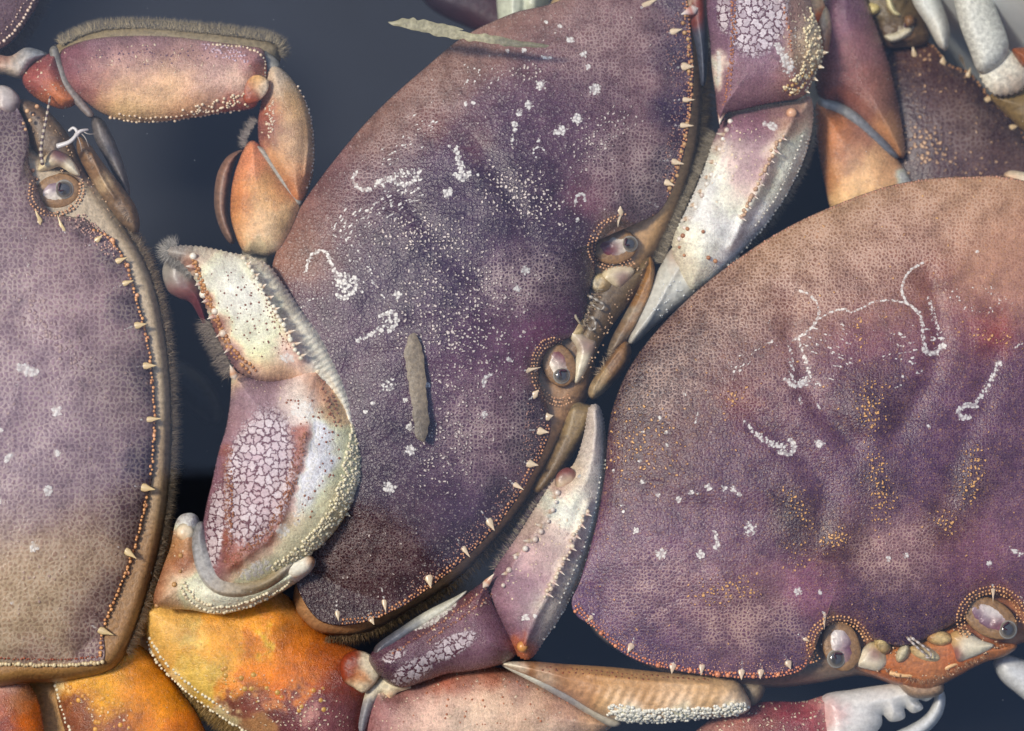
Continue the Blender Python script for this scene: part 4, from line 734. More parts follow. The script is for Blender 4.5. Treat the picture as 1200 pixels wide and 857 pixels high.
UC = Blob('underside', [(690, 730), (740, 772), (800, 796), (900, 806), (960, 800), (1010, 792), (1060, 806), (1100, 800), (1150, 775), (1210, 750), (1300, 740), (1400, 650), (1400, 400), (1200, 260), (900, 330), (760, 480), (700, 640)], -128, 44,
     [(950, 795, (126, 110, 92), 40), (800, 790, (120, 104, 92), 60), (700, 750, (120, 120, 124), 30), (1100, 780, (150, 96, 60), 50)], M_RIB, cc, c=(1030, 560), p=8, q=.5, W=26, under=.8, res=5)
Blob('face_plate', [(1000, 782), (1006, 766), (1022, 750), (1050, 752), (1085, 742), (1118, 730), (1140, 748), (1170, 752), (1192, 756), (1180, 768), (1150, 778), (1120, 794), (1090, 808), (1060, 804), (1030, 794)], -92, 24,
     [(1060, 770, (170, 118, 60), 24), (1080, 796, (178, 96, 44), 22), (1040, 788, (184, 92, 30), 12), (1150, 768, (176, 110, 60), 20), (1120, 776, (186, 96, 36), 14), (1100, 800, (180, 140, 100), 14)], M_SOFT, cc, c=(1085, 776), p=3, q=.5, res=2.4)
Blob('brow_plate', [(1006, 768), (1020, 752), (1034, 758), (1040, 776), (1030, 786), (1014, 784), (1004, 780)], -72, 12, [(1016, 776, (228, 218, 196), 10), (1024, 768, (110, 50, 56), 5, 2), (1030, 758, (200, 180, 130), 7)], M_GLOSS, cc, res=1.6, warp=2)
Blob('brow_plate', [(1112, 744), (1130, 738), (1150, 750), (1165, 756), (1155, 764), (1136, 772), (1122, 776), (1116, 762)], -72, 12, [(1136, 760, (230, 222, 200), 10), (1121, 766, (120, 56, 56), 5, 2), (1118, 744, (190, 150, 90), 8)], M_GLOSS, cc, res=1.6, warp=2)
Blob('antenna_base', ellpts(1034, 756, 12, 9, 60), -68, 10, [(1034, 754, (206, 186, 130), 7), (1036, 762, (140, 110, 70), 6)], M_SOFT, cc, res=1.6, ridges=[([(1030, 762), (1030, 752), (1038, 752)], 2.4, 2)])
Blob('antenna_base', ellpts(1058, 766, 12, 7, -60), -68, 10, [(1056, 762, (214, 206, 176), 7), (1062, 770, (180, 170, 140), 6)], M_SOFT, cc, res=1.6)
Blob('antenna_base', ellpts(1101, 748, 16, 9, 5), -68, 10, [(1098, 749, (222, 204, 150), 5, 1.4), (1108, 744, (176, 130, 70), 8), (1090, 742, (170, 124, 70), 8)], M_SOFT, cc, res=1.6)
Blob('antenna_base', ellpts(1084, 766, 20, 9, 20), -72, 10, [(1090, 770, (206, 196, 160), 9), (1072, 760, (190, 160, 110), 8)], M_SOFT, cc, res=1.8)
for a in ([(1062, 746), (1074, 758), (1088, 770)], [(1066, 746), (1080, 756), (1090, 764), (1090, 771), (1083, 770)]):
    feeler(cc, a, 2.0, -54, (196, 186, 176), ring=(150, 132, 116))
for a in ([(1042, 788), (1058, 792), (1076, 791)], [(1106, 784), (1116, 780), (1124, 777)]):
    feeler(cc, a, 3.2, -74, (238, 190, 130), zup=3, name='mouth_edge', mat=M_SOFT)
Blob('mouth_flap', [(1050, 796), (1075, 800), (1100, 796), (1106, 810), (1090, 818), (1066, 816)], -100, 16, [(1080, 806, (160, 132, 106), 20)], M_SOFT, cc, res=2.2)
# its pincers below the face
CF = Blob('claw_palm', [(838, 838), (866, 826), (900, 822), (940, 822), (970, 816), (975, 840), (972, 890), (860, 900), (800, 880)], -128, 34,
     [(880, 838, (120, 58, 66), 24), (920, 832, (134, 50, 62), 18), (950, 835, (160, 70, 76), 14), (966, 828, (214, 170, 160), 8), (870, 860, (176, 112, 76), 14), (840, 845, (150, 110, 100), 18), (930, 855, (120, 48, 54), 14), (905, 850, (150, 90, 66), 8)], M_LIMB, cc, c=(900, 858), p=2.6, res=2.4, shapes=[('net', 'all', .25), ('tub', 'all', .4)], label='left claw palm, reddish purple')
Blob('claw_finger', [(964, 816), (1000, 808), (1040, 802), (1076, 798), (1092, 806), (1086, 812), (1094, 816), (1086, 822), (1076, 820), (1082, 830), (1070, 836), (1060, 830), (1060, 842), (1044, 846), (1034, 838), (1032, 852), (1010, 872), (968, 880), (962, 845)], -124, 26,
     [(1000, 830, (216, 216, 218), 40), (1060, 812, (214, 216, 218), 30), (968, 835, (196, 120, 116), 12)], M_GLOSS, cc, c=(1010, 832), p=2.4, q=.6, res=2.0, label='white toothed finger of the left claw')
Blob('claw_finger', [(1094, 806), (1102, 804), (1108, 818), (1104, 838), (1090, 856), (1066, 872), (1040, 880), (1010, 880), (1040, 862), (1066, 850), (1084, 838), (1094, 822)], -140, 20, [(1090, 840, (206, 210, 216), 60)], M_GLOSS, cc, c=(1084, 848), p=2.2, q=.6, res=2, label='slim white movable finger of the left claw')
Blob('claw_finger', [(1164, 776), (1176, 768), (1196, 772), (1230, 790), (1240, 830), (1215, 830), (1190, 812), (1172, 796)], -140, 26, [(1190, 790, (200, 204, 210), 50)], M_GLOSS, cc, c=(1200, 800), p=2.2, q=.6, res=2.4, label='white claw finger at the right edge')

# ------------------------------------------------------------------ 3. left-hand crab
ca_ = thing('crab', 40, 450, -150, 'greyish purple crab at the left edge with one big white meshed claw in front', 'crab')
outA = [(8, 118), (24, 132), (34, 160), (34, 190), (42, 212), (58, 246), (84, 254), (100, 256), (112, 268), (132, 280), (150, 311), (162, 350), (175, 402), (181, 455), (183, 505), (179, 556), (172, 590), (164, 627), (150, 669), (132, 712), (122, 740), (119, 777), (70, 780), (0, 778), (-80, 770), (-220, 700), (-320, 560), (-350, 400), (-300, 230), (-180, 110), (-60, 90)]
shA = [('mark', 'ell', 32, 434, 15, 10, 15, .78), ('mark', 'dot', 24, 431, 6), ('mark', 'dot', 40, 436, 6), ('mark', 'dot', 66, 482, 7), ('mark', 'dot', 66, 531, 5), ('mark', 'line', [(6, 540), (14, 533)], 4, 5, .9), ('mark', 'dot', 56, 575, 6.5), ('mark', 'dot', 39, 641, 6.5), ('mark', 'dot', 14, 706, 3), ('mark', 'dot', -1, 587, 4), ('mark', 'dot', 0, 505, 4), ('mark', 'ell', 33, 311, 10, 7, 30, .5), ('mark', 'line', [(24, 276), (28, 282), (32, 276)], 2.2, 2.2, .6), ('mark', 'ell', 20, 452, 5, 5, 0, .5), ('mark', 'dot', 48, 603, 3, .6),
       ('tub', 'line', [(32, 355), (52, 382), (72, 405), (100, 428)], 12, 12, .75), ('tub', 'ell', 85, 250, 40, 16, 30, .7), ('tub', 'all', .06), ('net', 'all', .75), ('net', 'ell', 60, 690, 80, 70, 0, 1.)]
cpA = [(60, 350, (146, 128, 136), 60), (20, 250, (130, 112, 122), 50), (60, 280, (136, 118, 124), 30), (30, 470, (132, 118, 134), 60), (60, 560, (130, 116, 128), 46), (120, 450, (126, 112, 116), 30), (60, 680, (160, 150, 112), 44), (100, 640, (146, 134, 106), 24), (20, 740, (156, 146, 108), 36), (110, 720, (110, 80, 92), 16), (105, 755, (112, 80, 92), 16), (40, 768, (124, 92, 92), 14), (150, 600, (92, 76, 92), 16),  # grey-lavender front against tan rear: part of the water's veil put into colour
       (162, 440, (84, 74, 104), 12, 2), (165, 540, (82, 72, 104), 12, 2), (152, 360, (84, 74, 104), 12, 2), (130, 300, (82, 70, 100), 11, 2), (95, 258, (78, 58, 82), 12, 2), (20, 170, (96, 82, 100), 24), (-60, 300, (110, 98, 110), 80), (66, 224, (130, 112, 92), 13, 8), (130, 690, (96, 66, 80), 12), (158, 620, (86, 64, 78), 10, 1.5)]
teethA = [(45, 258, -70, 8), (73, 268, -60, 10), (112, 283, 30, 12), (136, 307, 30, 15), (144, 333, 25, 14), (158, 382, 18, 15), (168, 429, 4, 16), (172, 492, 2, 18), (166, 571, -10, 17), (147, 645, -25, 17), (116, 738, -28, 19)]
flares(teethA, shA)
A = Blob('carapace', outA, -84, 66, cpA, M_A, ca_, c=(-60, 460), p=2.6, q=.7, under=.7, big=True, sat=.62, tint=.84, craters=[(66, 224, 27, 23, -25, 8)], noise=(1.8, 50), shapes=shA, res=2.8,
     bumps=[(66, 392, 4, 24), (60, 680, 2, 40), (30, 560, 3, 40)], ridges=[([(0, 330), (60, 450), (0, 560)], -3, 22)])
for x, y, a, L in teethA:
    spine('spine', x, y, A.height(x, y)+.5, a, L*.95, 5.4, A.ob, M_GR, tooth=True, back=.8, up=1.2, ctip=(222, 196, 140), cbase=(204, 180, 136))
margin(A, [[(112, 268), (132, 280), (150, 311), (162, 350), (175, 402), (181, 455), (183, 505), (179, 556)], [(174, 585), (164, 627), (150, 669), (132, 712), (122, 740), (119, 770)]], rows=1, step=4.6, rad=1.9, c0=(130, 62, 34), c1=(230, 170, 110))
granules('large_granules', A, [(132, 282), (150, 312), (160, 346), (173, 396), (179, 446), (181, 510), (170, 592), (149, 672), (40, 200)], 3, (150, 66, 36), (240, 180, 130), A.ob, M_GR, dz=1.5)
margin(A, [[(118, 776), (70, 780), (0, 778), (-60, 772)]], rows=1, step=3.6, rad=2.4, c0=(170, 130, 80), c1=(222, 204, 160), name='rear_margin_granules', inset=0)
margin(A, [[(118, 772), (70, 776), (0, 774)]], rows=1, step=3.2, rad=1.2, c0=(120, 50, 40), c1=(170, 90, 60), name='rear_edge_granules', inset=3)
ring_granules(A, 66, 224, 27, 23, -25, 120, 350, rows=2, step=4, rad=1.6)
g = scatter([(75, 255), (98, 250), (130, 278), (140, 300), (125, 300), (100, 275)], 110, 5); granules('band_granules', A, g, 1.2, (100, 60, 70), (210, 170, 150), A.ob, M_GR, dz=.3, jit=0)
eye(ca_, 68, 224, -80, 75, 222, 12.5, -10, 23, 16, [(54, 222, (150, 130, 150), 8, 1.6), (56, 233, (232, 226, 214), 7, 1.5), (66, 212, (110, 80, 96), 6, 1.5), (80, 235, (200, 190, 174), 8)])
UA = Blob('underside', [(90, 200), (120, 225), (146, 262), (170, 300), (188, 350), (200, 420), (204, 500), (200, 580), (188, 650), (168, 720), (148, 768), (120, 792), (40, 800), (-60, 790), (-200, 600), (-200, 300), (-40, 160)], -131, 46,
     [(180, 330, (176, 160, 136), 40), (200, 440, (182, 166, 140), 40), (200, 560, (160, 138, 108), 40), (180, 660, (146, 114, 78), 40), (150, 740, (150, 114, 74), 50), (60, 790, (156, 116, 66), 50)], M_SOFT, ca_, c=(20, 480), p=9, q=.7, W=17, under=.8, res=5, noise=(2, 30))
hairs('setae', [(145, 262), (168, 300), (186, 350), (198, 420), (202, 500), (198, 580), (186, 650), (166, 720), (148, 765)], -98, 13, -90, 4200, [(172, 152, 122), (140, 120, 92), (192, 170, 136)], UA.ob, M_HAIR, drop=24)
# face of the left crab
Blob('face_plate', [(20, 118), (44, 122), (66, 140), (84, 165), (100, 200), (122, 226), (146, 262), (160, 290), (150, 296), (126, 278), (106, 262), (96, 244), (84, 210), (60, 194), (40, 180), (30, 150)], -112, 24, [(60, 150, (112, 94, 74), 24), (110, 240, (146, 132, 110), 22), (140, 275, (130, 114, 90), 22), (90, 215, (110, 84, 84), 10), (30, 130, (120, 102, 90), 16)], M_SOFT, ca_, c=(84, 205), p=3, q=.5, res=3)
Blob('brow_plate', [(44, 200), (50, 186), (62, 176), (76, 180), (88, 192), (94, 206), (84, 204), (70, 196), (56, 200)], -84, 11, [(60, 196, (220, 206, 170), 9), (68, 184, (98, 50, 76), 6, 1.8), (86, 196, (226, 220, 200), 8)], M_GLOSS, ca_, c=(68, 192), res=1.6, warp=2)
feeler(ca_, [(50, 194), (48, 178), (50, 160), (54, 140), (59, 112)], 3, -66, (190, 176, 150), name='antenna', ring=(88, 66, 70))
feeler(ca_, [(66, 172), (82, 166), (90, 156), (86, 150), (80, 154)], 3.2, -62, (214, 210, 204))
feeler(ca_, [(88, 160), (94, 154), (104, 152)], 3, -60, (206, 200, 196))
for a in ([(94, 152), (103, 157), (112, 157)], [(94, 155), (100, 162), (104, 172)], [(90, 158), (94, 168), (96, 178)]): feeler(ca_, a, .8, -60, (170, 160, 150), name='bristle')
Blob('mouth_flap', [(92, 160), (104, 168), (120, 190), (140, 215), (158, 240), (164, 262), (160, 274), (148, 268), (130, 250), (112, 222), (98, 196), (90, 176)], -104, 20, [(105, 185, (130, 100, 70), 20), (135, 230, (120, 96, 70), 18), (120, 212, (200, 176, 140), 6, 1.6), (155, 260, (120, 98, 74), 14)], M_SOFT, ca_, c=(124, 215), res=2.4, ridges=[([(108, 180), (120, 210), (134, 232)], 4, 3)])
Blob('mouth_flap', [(108, 138), (120, 140), (132, 160), (144, 190), (152, 220), (150, 232), (136, 210), (122, 184), (110, 160)], -132, 16, [(130, 180, (110, 104, 104), 30)], M_SOFT, ca_, c=(130, 184), res=2.6)
Blob('mouth_plate', [(0, 100), (14, 104), (24, 118), (20, 134), (6, 140), (-10, 130), (-8, 108)], -92, 14, [(8, 116, (196, 190, 190), 8), (16, 126, (80, 60, 70), 6), (0, 130, (120, 90, 80), 8)], M_GLOSS, ca_, res=2, warp=3)
granules('granules', -80, [(32, 130), (40, 134), (36, 142), (28, 144), (44, 126), (30, 152)], 2.4, (140, 70, 40), (230, 190, 140), ca_, M_GR)

# ---- its big pincer arm in front
WRI = Blob('claw_wrist', [(272, 430), (278, 436), (296, 443), (318, 446), (342, 441), (362, 432), (374, 430), (380, 440), (392, 452), (408, 474), (420, 502), (426, 530), (424, 560), (414, 588), (398, 616), (376, 640), (350, 658), (322, 674), (292, 688), (266, 690), (250, 682), (241, 664), (236, 634), (240, 600), (248, 566), (256, 530), (265, 500), (270, 465)], -60, 52,
     [(300, 460, (134, 112, 122), 20), (282, 500, (140, 112, 118), 14), (262, 560, (130, 96, 112), 16), (250, 610, (126, 92, 108), 14), (256, 660, (134, 92, 98), 12), (300, 540, (150, 118, 134), 24), (310, 590, (150, 112, 126), 22), (290, 640, (160, 120, 120), 12), (350, 470, (196, 190, 182), 14), (375, 455, (176, 130, 96), 10), (395, 480, (206, 168, 122), 12), (372, 520, (222, 222, 216), 14), (408, 520, (222, 200, 156), 12), (356, 575, (222, 222, 214), 14), (390, 590, (206, 190, 150), 14), (350, 630, (206, 196, 164), 16), (300, 672, (210, 200, 168), 16), (352, 510, (140, 76, 58), 6, 4), (348, 528, (140, 76, 58), 6, 4), (344, 546, (140, 76, 58), 6, 4), (338, 566, (140, 76, 58), 6, 4), (331, 586, (140, 76, 58), 6, 4), (324, 606, (140, 76, 58), 6, 4), (312, 624, (140, 76, 58), 6, 4), (292, 640, (140, 76, 58), 6, 4), (272, 656, (140, 76, 58), 6, 4), (268, 530, (140, 80, 66), 5, 4), (270, 550, (140, 80, 66), 5, 4), (270, 570, (140, 80, 66), 5, 4), (270, 590, (140, 80, 66), 5, 4), (270, 610, (140, 80, 66), 5, 4), (268, 632, (140, 80, 66), 5, 4), (270, 445, (220, 196, 160), 8), (415, 560, (214, 198, 158), 10)],
     M_LIMB, ca_, c=(330, 560), p=2.8, q=.58, res=2.2, noise=(1, 22), label='big claw wrist with white and maroon meshwork', warp=4,
     shapes=[('poly', 'ell', 303, 560, 44, 88, 12, 1.), ('poly', 'ell', 252, 620, 12, 60, 5, .8), ('mark', 'ell', 354, 480, 17, 15, 20, .92), ('mark', 'line', [(372, 500), (368, 540), (356, 580), (346, 606)], 8, 8, .66), ('mark', 'line', [(384, 498), (380, 540), (364, 585)], 6, 5, .56), ('mark', 'dot', 331, 622, 9), ('mark', 'dot', 348, 612, 6, .8), ('mark', 'ell', 300, 668, 30, 13, -25, .72), ('tub', 'ell', 300, 455, 36, 12, 0, .2), ('net', 'all', .15)],
     ridges=[([(272, 470), (268, 540), (270, 600), (266, 650)], 3.5, 5), ([(362, 500), (350, 540), (334, 590), (322, 624), (290, 650), (268, 666)], 4, 6), ([(376, 436), (384, 470)], 4, 7)])
granules('rust_granules', WRI, np.vstack([scatter([(352, 508), (362, 506), (350, 560), (334, 604), (320, 626), (290, 648), (270, 664), (262, 658), (286, 640), (314, 618), (330, 580), (342, 540)], 210, 7), scatter([(262, 520), (272, 520), (274, 600), (270, 650), (262, 650), (264, 590)], 130, 8), scatter([(370, 434), (384, 440), (396, 470), (400, 500), (392, 500), (380, 470)], 60, 9)]), 1.3, (104, 58, 44), (170, 116, 88), WRI.ob, M_GR, dz=.3)
granules('pale_granules', WRI, np.vstack([scatter([(412, 490), (426, 530), (424, 562), (410, 596), (380, 636), (350, 658), (320, 674), (318, 662), (350, 640), (380, 604), (400, 560), (408, 520)], 420, 10)]), 1.9, (196, 178, 134), (236, 226, 190), WRI.ob, M_GR, dz=.2)
granules('brown_specks', WRI, np.vstack([scatter([(372, 480), (392, 480), (402, 520), (392, 560), (370, 600), (340, 620), (366, 560), (372, 520)], 46, 11), scatter([(330, 465), (366, 462), (376, 490), (350, 500)], 14, 12)]), 1.3, (100, 50, 30), (160, 96, 60), WRI.ob, M_GR, dz=0)
spine('spine', 274, 440, -26, 110, 13, 4.6, WRI.ob, M_GR, ctip=(238, 230, 208), cbase=(196, 128, 66), up=5)
granules('knob', WRI, [(372, 434)], 4.5, (196, 130, 80), (240, 224, 190), WRI.ob, M_GR, dz=2)
PAL = Blob('claw_palm', [(196, 294), (206, 288), (236, 289), (270, 296), (298, 302), (316, 312), (334, 336), (356, 366), (382, 396), (402, 428), (416, 464), (424, 500), (420, 530), (400, 500), (380, 466), (362, 446), (340, 448), (310, 450), (284, 440), (270, 424), (256, 398), (246, 374), (236, 346), (226, 324), (212, 308), (202, 302)], -62, 36,
     [(260, 320, (216, 210, 184), 18), (290, 350, (218, 212, 188), 20), (310, 390, (220, 208, 172), 20), (315, 425, (212, 190, 148), 14), (335, 410, (184, 160, 160), 12), (300, 305, (190, 190, 172), 10), (325, 330, (174, 178, 164), 12), (350, 370, (174, 178, 166), 14), (375, 400, (176, 180, 168), 14), (400, 450, (176, 180, 168), 16), (418, 500, (176, 178, 168), 14), (226, 310, (160, 90, 50), 6), (240, 350, (130, 60, 40), 6), (258, 385, (120, 60, 50), 7), (275, 420, (124, 84, 96), 9), (300, 444, (120, 88, 96), 10), (205, 296, (150, 150, 144), 14), (320, 440, (160, 120, 90), 10), (240, 294, (170, 170, 156), 12)],
     M_LIMB, ca_, c=(304, 376), p=2.6, q=.66, res=2.2, teeth=(2.4, 6), label='big claw palm, cream with a grey ribbed flank', warp=4,
     shapes=[('mark', 'ell', 337, 420, 12, 7, 15, .85), ('net', 'all', .1)],
     ridges=[([(224, 304), (238, 340), (254, 378), (270, 412), (292, 438), (326, 446)], 6, 5), ([(284, 304), (304, 334), (322, 366), (338, 392), (352, 420)], 9, 5), ([(310, 326), (340, 372), (372, 420), (400, 480)], -5, 7)],
     extra=lambda X, Y: 1.1*np.sin((X*.52+Y*.85)*.9+.6*fbm(X, Y, 10, 4))*np.clip((X-312-(Y-330)*.55)/8, 0, 1))
granules('rust_granules', PAL, np.vstack([along([(225, 304), (238, 340), (254, 378), (270, 412), (292, 436)], 5), along([(229, 306), (242, 342), (258, 380), (276, 412), (300, 434)], 5)]), 2.2, (126, 52, 30), (196, 142, 82), PAL.ob, M_GR, dz=1)
granules('white_teeth', PAL, [(231, 322), (238, 345), (252, 366), (262, 390), (226, 300)], 4.2, (200, 150, 110), (240, 234, 214), PAL.ob, M_GR, dz=2)
granules('ridge_teeth', PAL, np.vstack([along([(285, 303), (304, 332), (322, 364), (338, 392), (352, 420)], 6.2)]), 2.8, (196, 174, 140), (236, 230, 206), PAL.ob, M_GR, dz=1.5, jit=.8)
granules('brown_specks', PAL, np.vstack([scatter([(240, 320), (280, 316), (310, 360), (340, 408), (320, 430), (285, 410), (260, 370)], 60, 13), scatter([(296, 330), (306, 336), (346, 410), (336, 412)], 50, 14)]), 1.3, (92, 52, 40), (140, 90, 66), PAL.ob, M_GR, dz=-.3)
hairs('setae', [(246, 378), (256, 400), (268, 424), (274, 436)], -84, 20, 90, 800, [(140, 128, 112), (110, 98, 88)], PAL.ob, M_HAIR, drop=10)
hairs('setae', [(226, 318), (212, 306), (198, 300), (196, 292), (208, 286)], -78, 14, -90, 900, [(170, 166, 156), (140, 136, 128)], PAL.ob, M_HAIR, drop=14)
FB = Blob('claw_finger', [(198, 300), (214, 300), (228, 312), (238, 340), (244, 372), (248, 392), (238, 380), (224, 356), (210, 350), (196, 340), (190, 318)], -118, 18, [(206, 320, (150, 146, 140), 14), (214, 344, (120, 70, 70), 12), (234, 360, (90, 36, 44), 12)], M_GLOSS, ca_, c=(216, 330), res=2.4)
# arm below the wrist: cuff, membrane, knobs
ARM = Blob('claw_arm', [(206, 612), (216, 602), (232, 606), (240, 640), (256, 672), (290, 684), (330, 668), (352, 652), (369, 655), (366, 668), (346, 684), (312, 704), (280, 716), (252, 720), (224, 715), (186, 712), (180, 700), (190, 668), (200, 640)], -78, 36,
     [(192, 690, (140, 84, 50), 12), (206, 700, (212, 202, 170), 12), (214, 660, (150, 90, 56), 8), (208, 640, (170, 130, 90), 10), (226, 690, (216, 206, 174), 14), (262, 712, (214, 206, 178), 18), (320, 694, (206, 198, 170), 20), (355, 664, (220, 214, 196), 12), (215, 612, (226, 216, 194), 8), (198, 712, (150, 100, 60), 8), (182, 700, (130, 76, 44), 8)],
     M_LIMB, ca_, c=(262, 692), p=2.4, q=.6, res=2.2, shapes=[('net', 'all', .1), ('tub', 'all', .1)], label='cream cuffed end of the big claw arm', warp=3)
Blob('arm_membrane', [(222, 640), (226, 620), (238, 612), (250, 640), (268, 668), (300, 676), (334, 658), (348, 660), (328, 684), (296, 700), (262, 704), (238, 690), (226, 668)], -60, 22,
     [(234, 640, (134, 136, 142), 14), (240, 672, (164, 166, 170), 14), (265, 692, (166, 156, 140), 16), (310, 686, (150, 136, 110), 16), (340, 664, (186, 180, 166), 12)], M_SOFT, ca_, c=(258, 672), p=2.4, q=.6, res=2.2, ridges=[([(226, 640), (232, 668), (252, 692), (284, 696)], 3, 3)])
Blob('hinge_knob', ellpts(217, 624, 11, 11, 0), -54, 10, [(217, 622, (228, 218, 196), 9), (208, 632, (200, 150, 100), 6)], M_GLOSS, ARM.ob, res=1.6, q=.55)
Blob('hinge_knob', [(332, 664), (344, 654), (360, 650), (369, 656), (365, 668), (350, 677), (338, 676)], -60, 14, [(350, 664, (232, 228, 216), 12), (367, 656, (190, 130, 70), 4, 1.5)], M_GLOSS, ARM.ob, res=1.6, q=.55, warp=2)
granules('cuff_granules', ARM, np.vstack([along([(212, 690), (226, 708), (250, 717), (280, 714), (312, 701), (340, 684)], 3.6), along([(216, 684), (230, 702), (252, 711), (280, 709), (312, 696)], 3.8)]), 2., (200, 176, 130), (236, 224, 190), ARM.ob, M_GR, dz=.5)
granules('rust_granules', ARM, [(206, 686), (210, 668), (212, 652), (184, 710), (204, 640)], 2.6, (130, 62, 30), (196, 152, 96), ARM.ob, M_GR, dz=1)

# ---- its orange walking legs
LG = Blob('leg_segment', [(163, 708), (200, 700), (250, 700), (300, 692), (330, 694), (350, 712), (372, 736), (398, 752), (424, 764), (446, 784), (446, 806), (428, 830), (422, 856), (420, 900), (360, 890), (310, 868), (262, 842), (214, 808), (180, 768), (166, 732)], -140, 50,
     [(200, 725, (206, 160, 90), 18), (222, 742, (226, 190, 120), 8, .5), (250, 740, (208, 146, 64), 20), (300, 730, (212, 140, 46), 20), (320, 770, (206, 124, 38), 22), (285, 752, (170, 96, 36), 8), (335, 742, (160, 84, 34), 8), (270, 775, (208, 146, 62), 14), (310, 752, (236, 186, 80), 7, 1.2), (345, 765, (196, 108, 24), 10), (240, 790, (216, 170, 90), 14), (290, 790, (190, 110, 50), 6, 1.2), (262, 800, (200, 120, 50), 6), (360, 770, (186, 104, 34), 18), (385, 790, (140, 62, 34), 16), (350, 750, (180, 108, 36), 16), (400, 800, (120, 52, 34), 12), (385, 760, (160, 84, 34), 14), (330, 700, (170, 120, 60), 18), (300, 815, (124, 72, 66), 14), (340, 830, (110, 62, 68), 12), (322, 824, (216, 150, 90), 5, 1.3), (352, 812, (206, 130, 60), 5, 1.2), (365, 840, (196, 150, 140), 5), (300, 806, (226, 170, 90), 5, 1.2), (330, 798, (206, 110, 30), 7), (385, 835, (122, 74, 80), 18), (420, 790, (140, 58, 34), 10), (412, 860, (130, 80, 84), 16), (205, 800, (206, 180, 130), 7), (262, 846, (206, 184, 140), 7), (326, 878, (196, 170, 130), 8), (435, 790, (226, 210, 180), 6, 1.6), (305, 850, (170, 130, 90), 8)],
     M_LIMB, ca_, c=(300, 775), sat=1.06, tint=1., p=2.5, q=.55, res=2.4, shapes=[('net', 'all', .06), ('tub', 'ell', 350, 835, 80, 26, 15, .45)], label='large orange leg segment under the big claw', noise=(1.6, 24), warp=12)
for k in range(34):
    t = r_.uniform(); x = 245+t*130+r_.normal(0, 8); y = 792+t*34+r_.normal(0, 9)
    if k == 0: hl = []
    hl.append((x, y))
granules('amber_granules', LG, hl, 3.4, (190, 110, 40), (196, 152, 76), LG.ob, M_GR, dz=-2.2, squash=.8)
granules('edge_granules', LG, np.vstack([along([(172, 752), (186, 778), (216, 808), (262, 842), (300, 864)], 4.5), along([(176, 748), (192, 774), (222, 802), (266, 834)], 5)]), 2., (196, 180, 140), (232, 222, 190), LG.ob, M_GR, dz=0)
hairs('setae', [(210, 806), (250, 836), (300, 866), (340, 886)], -150, 18, 90, 1800, [(140, 110, 60), (110, 86, 50), (170, 140, 90)], LG.ob, M_HAIR, drop=12)
Blob('leg_joint', [(398, 782), (404, 768), (420, 762), (438, 770), (446, 786), (440, 800), (426, 812), (414, 806), (402, 798)], -92, 10, [(410, 782, (130, 50, 24), 8), (424, 792, (190, 120, 60), 6), (436, 782, (224, 212, 186), 7, 1.5), (424, 806, (222, 206, 176), 6)], M_SOFT, LG.ob, res=1.8, q=.6, warp=3)
LC = Blob('leg_segment', [(438, 800), (462, 806), (486, 798), (520, 786), (556, 780), (592, 784), (628, 796), (662, 812), (694, 830), (716, 846), (712, 856), (680, 868), (600, 890), (500, 900), (430, 890), (424, 860), (428, 826)], -132, 46,
     [(450, 840, (140, 96, 100), 20), (470, 812, (130, 84, 84), 14), (520, 796, (160, 62, 28), 14), (570, 788, (160, 66, 34), 14), (545, 805, (128, 70, 66), 10), (500, 840, (190, 162, 146), 24), (560, 840, (196, 172, 146), 30), (620, 830, (188, 162, 140), 24), (610, 802, (136, 100, 100), 12), (660, 830, (170, 128, 100), 16), (700, 844, (196, 160, 120), 12), (650, 860, (196, 180, 160), 20), (540, 870, (200, 180, 166), 30), (440, 800, (206, 200, 176), 8), (490, 802, (120, 80, 84), 10)],
     M_LIMB, ca_, c=(570, 842), p=2.5, q=.55, res=2.3, shapes=[('net', 'all', .12), ('tub', 'all', .12)], label='pinkish leg segment with a rust upper edge', warp=6, noise=(1.2, 18))
granules('rust_granules', LC, np.vstack([along([(500, 812), (540, 804), (580, 800), (606, 800)], 9), along([(610, 802), (640, 812), (670, 826), (700, 842)], 10), scatter([(470, 850), (500, 815), (600, 812), (680, 838), (600, 850)], 26, 15)]), 1.3, (130, 56, 34), (200, 130, 90), LC.ob, M_GR, dz=0)
Blob('joint_membrane', [(428, 812), (436, 800), (450, 790), (470, 800), (482, 806), (466, 812), (456, 824), (448, 812), (436, 830), (426, 860), (420, 850)], -106, 6, [(450, 800, (222, 212, 186), 14), (430, 835, (120, 120, 130), 12), (470, 806, (206, 190, 160), 10), (455, 822, (196, 120, 60), 6)], M_SOFT, ca_, c=(444, 812), res=1.8)
